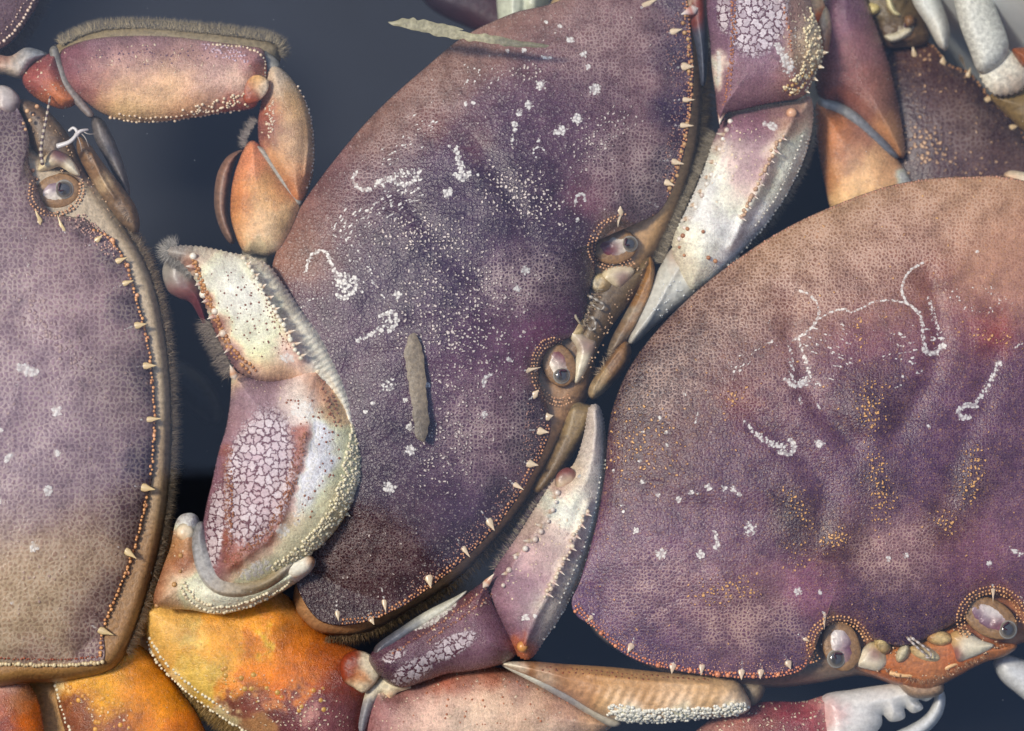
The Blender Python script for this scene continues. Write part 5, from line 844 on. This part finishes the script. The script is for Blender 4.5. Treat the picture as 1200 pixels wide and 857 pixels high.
LP = Blob('leg_segment', [(588, 778), (620, 775), (660, 778), (720, 782), (780, 788), (840, 792), (864, 798), (874, 812), (880, 828), (866, 838), (820, 842), (770, 846), (730, 846), (700, 836), (664, 814), (628, 796)], -92, 34,
     [(640, 784, (150, 104, 60), 16), (700, 792, (170, 128, 72), 22), (760, 800, (172, 136, 88), 24), (820, 808, (182, 152, 108), 24), (860, 815, (178, 154, 118), 14), (680, 808, (176, 140, 110), 12), (640, 796, (206, 200, 180), 8), (720, 820, (196, 170, 130), 12), (790, 824, (196, 172, 138), 14), (740, 838, (220, 214, 196), 10, 1.5), (800, 836, (220, 214, 196), 10, 1.5), (860, 832, (220, 212, 194), 10, 1.2), (600, 780, (196, 190, 172), 8)],
     M_RIB, ca_, c=(745, 812), p=2.6, q=.55, res=2.2, label='tan ribbed leg segment with a white beaded lower edge', warp=4, ridges=[([(690, 790), (760, 798), (830, 802)], 3, 4)],
     extra=lambda X, Y: .7*np.sin(X*.5+.25*Y)*np.clip((Y-802)/8, 0, 1)*np.clip((832-Y)/6, 0, 1))
bd = scatter([(716, 826), (760, 831), (820, 830), (872, 824), (880, 830), (866, 838), (820, 843), (770, 847), (732, 846), (712, 838)], 420, 16)
granules('white_granules', LP, bd, 2.2, (196, 190, 166), (236, 232, 214), LP.ob, M_GR, dz=.2)
granules('brown_specks', LP, np.vstack([along([(640, 782), (700, 787), (770, 793), (830, 797)], 6), along([(636, 786), (696, 791), (760, 797)], 8)]), 1.4, (90, 44, 20), (150, 84, 40), LP.ob, M_GR, dz=-.2)
Blob('joint_membrane', [(588, 780), (606, 780), (632, 790), (664, 806), (692, 824), (716, 838), (728, 848), (716, 852), (690, 838), (660, 820), (624, 800)], -98, 7, [(620, 790, (206, 210, 204), 16), (660, 816, (140, 138, 140), 18), (700, 838, (170, 164, 150), 14)], M_GLOSS, ca_, c=(656, 812), res=2)
Blob('leg_tip', [(862, 796), (880, 794), (896, 800), (894, 816), (882, 828), (872, 818)], -120, 16, [(880, 810, (146, 130, 108), 20)], M_SOFT, ca_, res=2)
L5 = Blob('leg_segment', [(62, 790), (72, 764), (96, 752), (130, 748), (160, 752), (186, 776), (210, 806), (236, 846), (250, 900), (180, 930), (100, 910), (74, 850)], -158, 46,
     [(110, 775, (200, 148, 70), 18), (160, 790, (194, 130, 54), 20), (130, 765, (230, 200, 130), 8), (190, 800, (206, 130, 44), 14), (120, 812, (206, 150, 50), 18), (190, 830, (206, 130, 30), 20), (225, 860, (180, 104, 40), 14), (100, 830, (120, 70, 62), 12), (140, 845, (124, 72, 60), 14), (72, 800, (196, 176, 130), 8), (160, 850, (200, 124, 40), 8), (90, 860, (130, 80, 60), 14)],
     M_LIMB, ca_, c=(150, 830), sat=1.1, p=2.5, q=.55, res=2.6, shapes=[('net', 'all', .06), ('tub', 'ell', 120, 835, 40, 20, 20, .3)], label='second orange leg segment at the bottom edge', warp=14)
granules('amber_granules', L5, scatter([(76, 800), (100, 790), (130, 815), (180, 850), (110, 856), (84, 830)], 34, 17), 3., (180, 104, 40), (226, 166, 80), L5.ob, M_GR, dz=-2)
granules('edge_granules', L5, along([(92, 756), (70, 774), (65, 796), (72, 830), (82, 856)], 5), 1.9, (196, 180, 140), (232, 222, 190), L5.ob, M_GR, dz=0)
hairs('setae', [(70, 768), (100, 754), (140, 750), (170, 762), (205, 800), (235, 845)], -152, 16, -90, 1500, [(150, 118, 64), (120, 92, 50)], L5.ob, M_HAIR, drop=14)
L6 = Blob('leg_segment', [(-40, 776), (0, 782), (26, 792), (42, 814), (50, 846), (52, 900), (-20, 930), (-60, 860)], -158, 44,
     [(10, 795, (176, 150, 136), 14), (30, 815, (176, 130, 90), 12), (10, 825, (170, 100, 70), 12), (5, 845, (120, 60, 60), 12), (35, 850, (206, 110, 30), 14), (-10, 800, (150, 120, 120), 16)], M_LIMB, ca_, c=(0, 850), sat=1.1, p=2.5, q=.55, res=2.6, shapes=[('net', 'all', .08)], label='third leg segment in the bottom left corner', warp=10)
Blob('leg_base', [(118, 700), (150, 640), (200, 620), (240, 700), (236, 780), (200, 830), (140, 800), (60, 790), (60, 760)], -190, 40, [(170, 720, (196, 140, 70), 60), (200, 640, (180, 120, 76), 40)], M_SOFT, ca_, c=(170, 730), res=4)
Blob('leg_base', [(20, 770), (110, 770), (120, 820), (110, 900), (30, 900), (10, 830)], -214, 40, [(60, 820, (190, 146, 84), 60)], M_SOFT, ca_, res=4)

def spines_on(blob, pts, ang, L, W, tip=(236, 228, 206), base=(190, 150, 112), n=6):
    for (x, y), a in zip(pts, np.linspace(ang[0], ang[1], len(pts))):
        spine('spine', x, y, blob.height(x, y)-.5, a+rng.uniform(-10, 10), L*rng.uniform(.8, 1.25), W*rng.uniform(.85, 1.15), blob.ob, M_GR, ctip=tip, cbase=base, up=3)
spines_on(PAL_T, [(917, 162), (908, 176), (902, 187), (895, 200), (889, 214), (882, 228), (875, 241), (868, 254)], (-30, -40), 8, 2.4, base=(150, 90, 80))
spines_on(PAL_T, [(849, 158), (841, 174), (836, 190), (829, 208), (822, 224), (813, 240), (805, 256)], (170, 200), 8, 3.)
spines_on(PAL_L, [(687, 602), (681, 615), (675, 628), (668, 641), (662, 654), (655, 668), (648, 682), (642, 696)], (-30, -40), 8, 2.5, base=(160, 110, 96))
spines_on(PAL_L, [(652, 583), (646, 600), (636, 617), (622, 634), (608, 650), (594, 672)], (150, 190), 8, 3.)
spines_on(PAL, [(290, 311), (299, 324), (307, 337), (315, 350), (322, 363), (330, 376), (338, 390), (345, 404), (352, 418)], (40, 20), 8, 2.7)
spines_on(PAL, [(228, 312), (236, 332), (244, 352), (252, 370), (261, 390), (270, 408)], (190, 215), 9, 3.2, base=(176, 96, 60))
spines_on(WRI_T, [(958, 46), (964, 62), (960, 78), (954, 92), (944, 106)], (20, -40), 7, 2.4, base=(200, 170, 120))
spines_on(WRI, [(425, 512), (427, 534), (425, 556), (418, 578), (406, 602)], (20, -40), 5, 2.4, base=(206, 190, 150))

# ------------------------------------------------------------------ 4. crab in the top right corner
cf = thing('crab', 1110, 120, -190, 'dusky brown crab in the top right corner, half hidden by the reddish crab', 'crab')
outF = [(1030, 56), (1046, 50), (1062, 52), (1078, 44), (1096, 56), (1112, 74), (1136, 84), (1154, 104), (1172, 124), (1190, 140), (1206, 166), (1240, 220), (1260, 300), (1200, 360), (1120, 340), (1050, 300), (1030, 220), (1026, 150), (1022, 90)]
cpF = [(1045, 90, (70, 46, 50), 24), (1100, 100, (80, 58, 60), 24), (1110, 140, (104, 86, 82), 26), (1130, 160, (112, 96, 88), 20), (1070, 170, (78, 56, 60), 24), (1100, 195, (84, 60, 62), 24), (1150, 120, (66, 46, 54), 12), (1175, 150, (68, 48, 58), 14), (1080, 60, (96, 66, 48), 12), (1160, 190, (96, 78, 76), 24), (1050, 140, (60, 44, 54), 18), (1130, 95, (66, 44, 50), 12)]
F = Blob('carapace', outF, -190, 46, cpF, M_F, cf, c=(1120, 190), big=True, tint=.7, p=2.2, q=.7, res=2.8, shapes=[('net', 'all', .4), ('net', 'ell', 1125, 150, 50, 40, 30, .9), ('tub', 'ell', 1085, 175, 36, 26, 20, .85), ('tub', 'all', .15)])
for x, y, a, L in [(1072, 66, 95, 16), (1105, 75, 95, 12), (1127, 70, 120, 9), (1134, 90, 80, 14), (1155, 118, 20, 16), (1180, 118, 100, 10), (1184, 150, 30, 15)]:
    spine('spine', x, y, F.height(x, y)+1, a, L*.8, 4, F.ob, M_GR, tooth=True, back=.8, up=1.2, ctip=(214, 190, 150), cbase=(196, 170, 130))
margin(F, [[(1078, 46), (1096, 56), (1112, 74), (1136, 84), (1154, 104), (1172, 124), (1190, 140), (1204, 164)]], rows=1, step=5, rad=1.7, c0=(110, 64, 40), c1=(190, 140, 90))
Blob('face_plate', [(1000, -30), (1060, -30), (1074, 0), (1084, 26), (1090, 44), (1076, 54), (1056, 56), (1034, 56), (1024, 36), (1008, 10)], -176, 20, [(1050, 10, (96, 82, 54), 24), (1015, 0, (110, 96, 64), 14), (1070, 40, (90, 70, 50), 14), (1040, 48, (84, 62, 50), 12)], M_SOFT, cf, c=(1045, 20), res=2.6, noise=(3, 12), p=2.5)
for pts, c_ in (([(1038, -6), (1044, -2), (1050, 12), (1056, 18), (1048, 18), (1040, 8)], (206, 200, 160)), ([(1018, 4), (1030, 6), (1030, 14), (1020, 18)], (190, 176, 120)), ([(1036, 42), (1050, 38), (1062, 32), (1070, 36), (1058, 46), (1044, 50)], (196, 190, 170)), ([(1060, 20), (1070, 18), (1072, 28), (1062, 32)], (120, 90, 60))):
    Blob('brow_plate', pts, -156, 9, [(pts[0][0], pts[0][1], c_, 20)], M_GLOSS, cf, res=1.8)
eye(cf, 1058, 36, -156, 1064, 32, 8, 20, 14, 9, [(1052, 38, (196, 186, 166), 8), (1058, 32, (60, 50, 50), 6)])
Blob('claw_finger', [(1060, -30), (1088, -30), (1102, 0), (1112, 28), (1113, 48), (1108, 60), (1098, 52), (1086, 30), (1070, 4)], -130, 22, [(1090, 0, (206, 212, 212), 40), (1108, 40, (214, 214, 206), 14)], M_GLOSS, cf, c=(1092, 14), res=2.6, label='white claw finger pointing down from the top edge')
Blob('claw_finger', [(1114, -40), (1152, -40), (1168, 10), (1182, 50), (1176, 72), (1160, 84), (1146, 84), (1136, 60), (1122, 20)], -84, 22, [(1150, 20, (196, 200, 198), 60)], M_SOFT, cf, c=(1148, 20), res=3, label='broad pale grey finger beside the tub wall')
CW = Blob('claw_palm', [(1146, 76), (1160, 62), (1180, 58), (1196, 66), (1208, 84), (1200, 104), (1184, 112), (1166, 112), (1152, 98)], -96, 14, [(1175, 85, (214, 214, 204), 30), (1190, 104, (150, 110, 80), 12)], M_SOFT, cf, res=2.4, teeth=(3, 7), label='pale toothed claw at the right edge')
Blob('claw_tip', [(1186, 58), (1200, 56), (1220, 62), (1220, 84), (1202, 80), (1192, 70)], -84, 16, [(1200, 68, (140, 76, 30), 14)], M_SOFT, cf, res=2.2, label='rusty brown claw tip at the right edge')
Blob('claw_arm', [(1160, 112), (1190, 104), (1230, 100), (1240, 150), (1210, 160), (1180, 136)], -120, 20, [(1200, 130, (120, 100, 60), 30)], M_SOFT, cf, res=3)
Blob('leg_tip', [(1176, 206), (1184, 200), (1200, 202), (1220, 208), (1220, 220), (1190, 216)], -112, 16, [(1190, 208, (226, 210, 186), 20), (1180, 206, (206, 140, 90), 6)], M_GLOSS, cf, res=1.8)

# ------------------------------------------------------------------ 5. crab in the top left corner, with the arched leg
cd = thing('crab', 10, 20, -170, 'crab mostly out of frame at the top left, one thick tan leg arching right', 'crab')
D = Blob('carapace', [(-120, -120), (20, -120), (50, -40), (46, 0), (34, 22), (18, 44), (-4, 60), (-60, 80), (-160, 60)], -110, 34, [(0, 0, (116, 92, 104), 40), (30, 10, (120, 96, 104), 20)], M_F, cd, c=(-50, -20), res=3, shapes=[('net', 'all', .5)])
granules('margin_granules', D, along([(40, 0), (30, 18), (16, 38), (-4, 54)], 4.6), 1.9, (196, 160, 130), (236, 214, 190), D.ob, M_GR, dz=.8)
granules('margin_granules', D, along([(31, 0), (24, 12), (12, 30), (-6, 44)], 5), 1.3, (170, 130, 110), (216, 190, 170), D.ob, M_GR, dz=.5)
hairs('setae', [(50, -30), (46, 4), (34, 26), (18, 48), (-4, 64)], -130, 16, -90, 900, [(110, 104, 100), (90, 84, 84)], D.ob, M_HAIR, drop=16)
M1 = Blob('leg_segment', [(70, 62), (86, 52), (112, 45), (150, 42), (200, 43), (250, 49), (290, 54), (308, 58), (313, 74), (312, 92), (304, 118), (294, 128), (262, 132), (226, 138), (186, 143), (150, 143), (122, 134), (100, 120), (82, 104), (72, 84)], -92, 40,
     [(90, 80, (130, 84, 96), 18), (130, 56, (126, 96, 112), 18), (180, 56, (136, 106, 122), 22), (240, 60, (142, 108, 120), 22), (290, 66, (150, 110, 116), 12), (110, 100, (150, 100, 84), 14), (150, 90, (186, 152, 128), 24), (200, 100, (200, 168, 124), 26), (150, 125, (206, 172, 118), 18), (250, 90, (184, 156, 140), 24), (230, 125, (186, 140, 100), 16), (280, 118, (150, 60, 44), 12), (262, 124, (150, 72, 58), 10), (300, 85, (170, 80, 44), 9), (284, 96, (206, 184, 160), 12), (304, 110, (196, 110, 50), 6)],
     M_LIMB, cd, c=(195, 92), p=2.5, q=.55, res=2.3, shapes=[('net', 'all', .2), ('tub', 'ell', 220, 70, 120, 24, 3, .18)], label='thick tan and violet upper leg segment', warp=6, noise=(1, 20))
granules('pale_granules', M1, np.vstack([along([(130, 138), (160, 143), (200, 141), (240, 135), (280, 130)], 5), along([(140, 134), (170, 138), (210, 136), (250, 130)], 6), along([(250, 52), (285, 56), (304, 62), (310, 76), (310, 90)], 4.5), scatter([(210, 130), (250, 118), (290, 108), (292, 124), (240, 134)], 50, 20)]), 1.7, (186, 140, 100), (232, 214, 180), M1.ob, M_GR, dz=.2)
granules('dark_pits', M1, np.vstack([along([(108, 66), (140, 64), (170, 62), (200, 66)], 6), scatter([(90, 90), (100, 60), (200, 52), (280, 62), (220, 76), (110, 80)], 60, 21)]), 1.2, (90, 62, 80), (120, 90, 100), M1.ob, M_GR, dz=-.5)
granules('violet_granules', M1, scatter([(230, 50), (290, 56), (292, 76), (250, 66)], 60, 24), 1.5, (150, 110, 120), (216, 190, 196), M1.ob, M_GR, dz=0)
Blob('leg_joint', [(284, 98), (292, 90), (304, 88), (314, 94), (314, 106), (304, 118), (290, 122), (284, 112)], -62, 6, [(292, 106, (150, 72, 44), 7), (302, 98, (226, 180, 120), 6), (309, 103, (230, 216, 196), 5, 1.4)], M_SOFT, M1.ob, res=1.6, q=.6, warp=2)
I1 = Blob('leg_base', [(26, 92), (36, 78), (52, 66), (66, 60), (72, 76), (80, 100), (92, 118), (74, 128), (50, 120), (32, 106)], -96, 32, [(44, 92, (150, 70, 66), 12), (60, 76, (140, 84, 86), 10), (66, 108, (186, 116, 70), 14), (36, 100, (150, 90, 80), 8)], M_LIMB, cd, c=(58, 94), res=2.2, shapes=[('tub', 'all', .2)])
Blob('joint_membrane', [(58, 58), (66, 54), (72, 70), (82, 96), (98, 118), (110, 134), (104, 138), (88, 122), (72, 100), (62, 78)], -82, 5, [(70, 80, (124, 122, 118), 20), (92, 116, (130, 120, 116), 16)], M_SOFT, cd, c=(78, 98), res=1.8)
Blob('leg_base', [(-20, 60), (10, 66), (30, 56), (50, 60), (56, 66), (40, 76), (26, 92), (6, 88), (-20, 84)], -112, 24, [(10, 78, (206, 190, 170), 14), (36, 68, (150, 156, 166), 14), (4, 70, (190, 90, 60), 8)], M_SOFT, cd, c=(16, 74), res=2)
hairs('setae', [(72, 52), (110, 36), (160, 32), (220, 36), (280, 42), (322, 50), (330, 66)], -100, 13, -90, 5200, [(150, 138, 112), (120, 112, 100), (176, 160, 128)], M1.ob, M_HAIR, drop=10)
Blob('leg_rim', [(60, 66), (80, 42), (120, 27), (170, 23), (230, 28), (290, 38), (322, 46), (330, 60), (312, 80), (200, 70), (100, 75)], -122, 22, [(120, 40, (142, 128, 100), 40), (260, 40, (140, 128, 104), 60)], M_SOFT, M1.ob, c=(195, 52), res=3, p=4)
M2 = Blob('leg_segment', [(312, 84), (322, 76), (338, 88), (352, 108), (362, 130), (368, 160), (368, 196), (362, 222), (354, 238), (342, 236), (328, 214), (314, 192), (304, 170), (302, 148), (304, 128), (308, 108)], -100, 36,
     [(322, 96, (184, 172, 150), 12), (316, 130, (150, 76, 60), 12), (312, 160, (128, 58, 60), 12), (340, 120, (190, 160, 112), 14), (340, 170, (176, 150, 116), 20), (360, 150, (176, 140, 96), 8), (350, 215, (180, 124, 80), 14), (330, 190, (186, 140, 92), 12), (356, 120, (176, 130, 80), 6)],
     M_LIMB, cd, c=(336, 158), p=2.4, q=.55, res=2.2, shapes=[('net', 'all', .12), ('tub', 'ell', 316, 145, 10, 24, 0, .5)], label='knee segment with a beaded outer rim', ridges=[([(346, 98), (358, 130), (362, 165), (358, 205)], 3, 3)])
granules('pale_granules', M2, np.vstack([along([(350, 102), (362, 130), (367, 160), (366, 196), (360, 220)], 4.2), scatter([(312, 125), (320, 120), (322, 150), (314, 165)], 24, 22)]), 1.4, (190, 150, 110), (232, 214, 190), M2.ob, M_GR, dz=.3)
Blob('joint_membrane', [(306, 62), (318, 64), (328, 76), (322, 92), (314, 108), (304, 118), (308, 96)], -94, 6, [(318, 80, (130, 130, 126), 20), (314, 104, (170, 164, 156), 10)], M_SOFT, cd, c=(314, 88), res=1.8)
M3 = Blob('leg_segment', [(290, 168), (300, 166), (312, 182), (330, 208), (346, 228), (353, 240), (350, 256), (342, 276), (330, 294), (314, 300), (300, 298), (286, 296), (276, 276), (270, 250), (272, 216), (280, 188)], -98, 38,
     [(290, 190, (196, 130, 90), 14), (280, 230, (190, 120, 70), 12), (282, 260, (190, 130, 70), 14), (310, 230, (186, 146, 90), 18), (310, 260, (196, 176, 140), 16), (335, 260, (190, 160, 110), 14), (330, 225, (196, 140, 90), 10), (300, 290, (200, 186, 150), 10)],
     M_LIMB, cd, c=(308, 244), p=2.4, q=.55, res=2.2, shapes=[('net', 'all', .12)], label='lower leg segment bending back down')
Blob('joint_membrane', [(300, 172), (312, 176), (328, 196), (344, 222), (354, 238), (346, 240), (332, 222), (316, 198)], -86, 5, [(325, 205, (150, 148, 140), 30)], M_SOFT, cd, c=(328, 206), res=1.6)
Blob('leg_segment', [(284, 176), (276, 190), (270, 216), (268, 250), (276, 280), (270, 286), (258, 268), (251, 240), (254, 206), (266, 184)], -124, 22, [(262, 230, (128, 100, 84), 30), (272, 200, (150, 110, 90), 12)], M_SOFT, cd, c=(264, 232), res=2.2)
hairs('setae', [(300, 142), (290, 160), (288, 172)], -100, 12, 90, 260, [(150, 140, 130), (120, 110, 104)], M3.ob, M_HAIR, drop=8)
Blob('leg_tip', [(284, 290), (300, 296), (318, 296), (316, 316), (300, 330), (288, 312)], -128, 20, [(300, 310, (150, 146, 136), 30)], M_SOFT, cd, res=2.2)

for ow, reg, zf, n_ in ((cb, [(704, 318), (742, 312), (762, 300), (740, 352), (716, 384), (692, 440), (676, 452), (676, 400), (690, 345)], -86, 110), (cc, [(1004, 770), (1022, 752), (1085, 744), (1118, 732), (1186, 756), (1120, 790), (1090, 804), (1030, 790)], -70, 120), (ca_, [(34, 150), (60, 130), (90, 190), (122, 232), (158, 286), (120, 270), (96, 240)], -90, 90)):
    granules('face_granules', zf, scatter(reg, n_, 40+n_), 1.15, (110, 60, 46), (214, 180, 140), ow, M_GR)
hairs('bristles', [(758, 330), (744, 372), (722, 408), (700, 440)], -84, 9, 90, 160, [(170, 150, 120), (110, 90, 70)], cb, M_HAIR, drop=2)
hairs('bristles', [(700, 338), (690, 360), (682, 384)], -78, 8, -90, 90, [(186, 170, 140), (130, 110, 90)], cb, M_HAIR, drop=1)
hairs('bristles', [(1030, 778), (1060, 792), (1090, 796), (1130, 778), (1160, 766)], -66, 8, 90, 180, [(190, 150, 110), (130, 90, 60)], cc, M_HAIR, drop=2)
hairs('bristles', [(96, 170), (118, 200), (140, 236), (156, 262)], -82, 9, 90, 150, [(160, 140, 116), (110, 92, 74)], ca_, M_HAIR, drop=2)

# ------------------------------------------------------------------ 6. crab deep below: limbs in the gap, murk of the deep water put into their dark colour
cg = thing('crab', 600, 20, -300, 'crab hidden behind the middle one, only a pale grooved finger showing at the top edge', 'crab')
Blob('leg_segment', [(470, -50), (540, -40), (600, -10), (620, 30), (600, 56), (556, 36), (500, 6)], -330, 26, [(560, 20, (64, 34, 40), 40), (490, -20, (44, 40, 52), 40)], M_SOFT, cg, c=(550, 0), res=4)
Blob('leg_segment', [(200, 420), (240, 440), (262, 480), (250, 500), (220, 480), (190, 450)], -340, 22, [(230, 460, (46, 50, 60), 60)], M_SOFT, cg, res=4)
# white ribbed claw finger behind the middle crab's rear edge
RF = Blob('claw_finger', [(586, -40), (640, -40), (642, 10), (622, 30), (600, 46), (586, 40)], -190, 30, [(600, 0, (196, 204, 190), 20), (632, 0, (180, 186, 170), 20)], M_GLOSS, cg, c=(612, -5), res=2.4, p=4, label='pale grooved claw finger at the top edge',
     ridges=[([(600, -30), (600, 40)], 4, 5), ([(614, -30), (614, 40)], -5, 4), ([(626, -30), (626, 30)], 4, 5)])

# ------------------------------------------------------------------ 7. things adrift
def drift(name, pts, z, h, rgb, label, cat):
    rj = np.random.default_rng(5); pts = [tuple(q_) for q_ in resample(np.array(pts+pts[:1], float), 6)[:-1]+0.]; pts = [(x_+rj.normal(0, .8), y_+rj.normal(0, .8)) for x_, y_ in pts]
    b = Blob(name, pts, z, h*.5, [(pts[0][0], pts[0][1], rgb, 60), (pts[len(pts)//2][0], pts[len(pts)//2][1], tuple(int(v*.8) for v in rgb), 30), (pts[len(pts)//3][0], pts[len(pts)//3][1], tuple(int(v*1.15) for v in rgb), 16), (pts[2*len(pts)//3][0], pts[2*len(pts)//3][1], tuple(int(v*.72) for v in rgb), 14)], M_SOFT, None, res=1.8, noise=(.8, 10), label=label)
    b.ob['category'] = cat; return b
drift('debris_strip', [(479, 396), (484, 388), (490, 396), (496, 412), (499, 440), (502, 480), (503, 506), (497, 518), (488, 517), (484, 500), (483, 480), (477, 440), (474, 410)], -17, 3, (128, 116, 98), 'blunt tan strip floating upright over the middle crab', 'debris').ob
drift('debris_strip', [(455, 27), (470, 22), (482, 21), (500, 25), (530, 30), (546, 35), (535, 37), (570, 41), (610, 48), (645, 53), (640, 57), (600, 55), (560, 49), (520, 44), (490, 37), (468, 31)], -8, 2.5, (158, 154, 128), 'pointed pale straw-like strip floating at the top beside the gap', 'debris')
# suspended particles
r2 = np.random.default_rng(11); n = 170
XY = np.stack([r2.uniform(0, 1200, n), r2.uniform(0, 857, n)], -1); zz = r2.uniform(-16, -3, n)
ctr = P(XY[:, 0], XY[:, 1], zz); V = ctr[:, None]+ICO[None]*(r2.uniform(.25, .7, n)**1.6*1.1*U)[:, None, None]
o = mesh_np('floating_specks', V.reshape(-1, 3), None, (ICOF[None]+(np.arange(n)*12)[:, None, None]).reshape(-1, 3), M_GR, None, np.tile(lin((206, 206, 200)), (n*12, 1)), np.zeros((n*12, 4)), np.zeros((n*12, 2)))
o['kind'] = 'stuff'

# ------------------------------------------------------------------ 8. the photographer, seen only as a dark reflection in the water
def cloth(name, rgb, rough=.85):
    m = bpy.data.materials.new(name); m.use_nodes = True; t = m.node_tree; bs = t.nodes['Principled BSDF']
    n = N(t, 'ShaderNodeTexNoise', Scale=120., Detail=3.); r = t.nodes.new('ShaderNodeValToRGB')
    r.color_ramp.elements[0].color = (*(lin(rgb)*.7), 1); r.color_ramp.elements[1].color = (*(lin(rgb)*1.2), 1)
    t.links.new(n.outputs[0], r.inputs[0]); t.links.new(r.outputs[0], bs.inputs['Base Color']); bs.inputs['Roughness'].default_value = rough; return m
M_JACK, M_HAT, M_SKIN = cloth('navy_jacket', (24, 26, 34)), cloth('dark_felt', (20, 18, 18)), cloth('skin', (170, 120, 96), .5)
pr = bpy.data.objects.new('person', None); COL.objects.link(pr); pr.location = (-.09, -.45, -.1)
pr['label'] = 'person in a dark wide hat, mirrored as a dark patch in the water'; pr['category'] = 'person'
def skin_body(name, V, E, rad, mat, root=0):
    me = bpy.data.meshes.new(name); me.from_pydata([Vector(v)-pr.location for v in V], E, []); me.update(); me.materials.append(mat)
    ob = mk_obj(name, me, pr); sk = ob.modifiers.new('skin', 'SKIN'); lay = me.skin_vertices[0] if me.skin_vertices else None
    if lay is None:
        bpy.context.view_layer.objects.active = ob; lay = me.skin_vertices[0]
    for i, r in enumerate(rad): lay.data[i].radius = (r, r)
    lay.data[root].use_root = True; sk.use_smooth_shade = True; ss = ob.modifiers.new('sub', 'SUBSURF'); ss.levels = ss.render_levels = 2
    return ob
hx, hy, hz = -.095, -.175, 1.02
V = [(hx, -.62, .45), (hx, -.55, .62), (hx, -.44, .80), (hx, -.33, .90), (hx, -.26, .95), (hx, hy-.02, 1.0), (hx, hy+.05, .99),
     (hx-.19, -.36, .86), (hx-.27, -.30, .66), (hx-.12, -.19, .80), (hx+.19, -.36, .86), (hx+.27, -.30, .66), (hx+.14, -.19, .80),
     (hx-.1, -.66, .25), (hx-.12, -.5, -.1), (hx-.12, -.66, -.5), (hx+.1, -.66, .25), (hx+.12, -.5, -.1), (hx+.12, -.66, -.5)]
E = [(0, 1), (1, 2), (2, 3), (3, 4), (4, 5), (5, 6), (2, 7), (7, 8), (8, 9), (2, 10), (10, 11), (11, 12), (0, 13), (13, 14), (14, 15), (0, 16), (16, 17), (17, 18)]
rd = [.15, .15, .15, .075, .055, .085, .07, .07, .05, .034, .07, .05, .034, .1, .075, .05, .1, .075, .05]
body = skin_body('body', V, E, rd, M_JACK)
for s, w_ in ((-1, (hx-.12, -.19, .80)), (1, (hx+.14, -.19, .80))):
    w_ = np.array(w_); P0 = w_+np.array([0, .0, 0]); HV = [P0, P0+np.array([-s*.02, .03, .02]), P0+np.array([-s*.035, .055, .04])]; HE = [(0, 1), (1, 2)]; HR = [.026, .03, .028]
    for k, L_ in enumerate((.06, .068, .064, .05)):
        b0 = P0+np.array([-s*(.03+.002*k), .06+.004*k, .02+.018*k]); d1 = np.array([-s*.7, .5, .1]); d2 = np.array([-s*.9, -.2, .1]); n0 = len(HV)
        HV += [b0, b0+d1*L_*.5, b0+d1*L_*.5+d2*L_*.4]; HE += [(2, n0), (n0, n0+1), (n0+1, n0+2)]; HR += [.011, .0095, .008]
    b0 = P0+np.array([-s*.03, .02, -.005]); n0 = len(HV); HV += [b0+np.array([-s*.012, .02, -.012]), b0+np.array([-s*.035, .04, -.012])]; HE += [(1, n0), (n0, n0+1)]; HR += [.012, .01]
    skin_body('hand', [tuple(v) for v in HV], HE, HR, M_SKIN)
# hat: crown and brim turned on one profile
prof = [(0, .115), (.05, .113), (.082, .098), (.094, .06), (.098, .02), (.104, .008), (.16, .0), (.205, -.008), (.207, -.012), (.16, -.006), (.1, .0), (.09, .0)]
nn = 48; HV = []; HF = []
for r_h, z_h in prof:
    for k in range(nn):
        a = 2*math.pi*k/nn; HV.append((hx+r_h*math.cos(a)*(1+.02*math.sin(3*a)), hy+.0+r_h*math.sin(a), hz+.055+z_h+.008*math.cos(2*a)*r_h/.2)-np.array(pr.location))
for i in range(len(prof)-1):
    for k in range(nn): HF.append((i*nn+k, (i+1)*nn+k, (i+1)*nn+(k+1) % nn, i*nn+(k+1) % nn))
me = bpy.data.meshes.new('hat'); me.from_pydata([tuple(v) for v in HV], [], HF); me.update(); me.materials.append(M_HAT); mk_obj('hat', me, pr)
for p_ in me.polygons: p_.use_smooth = True
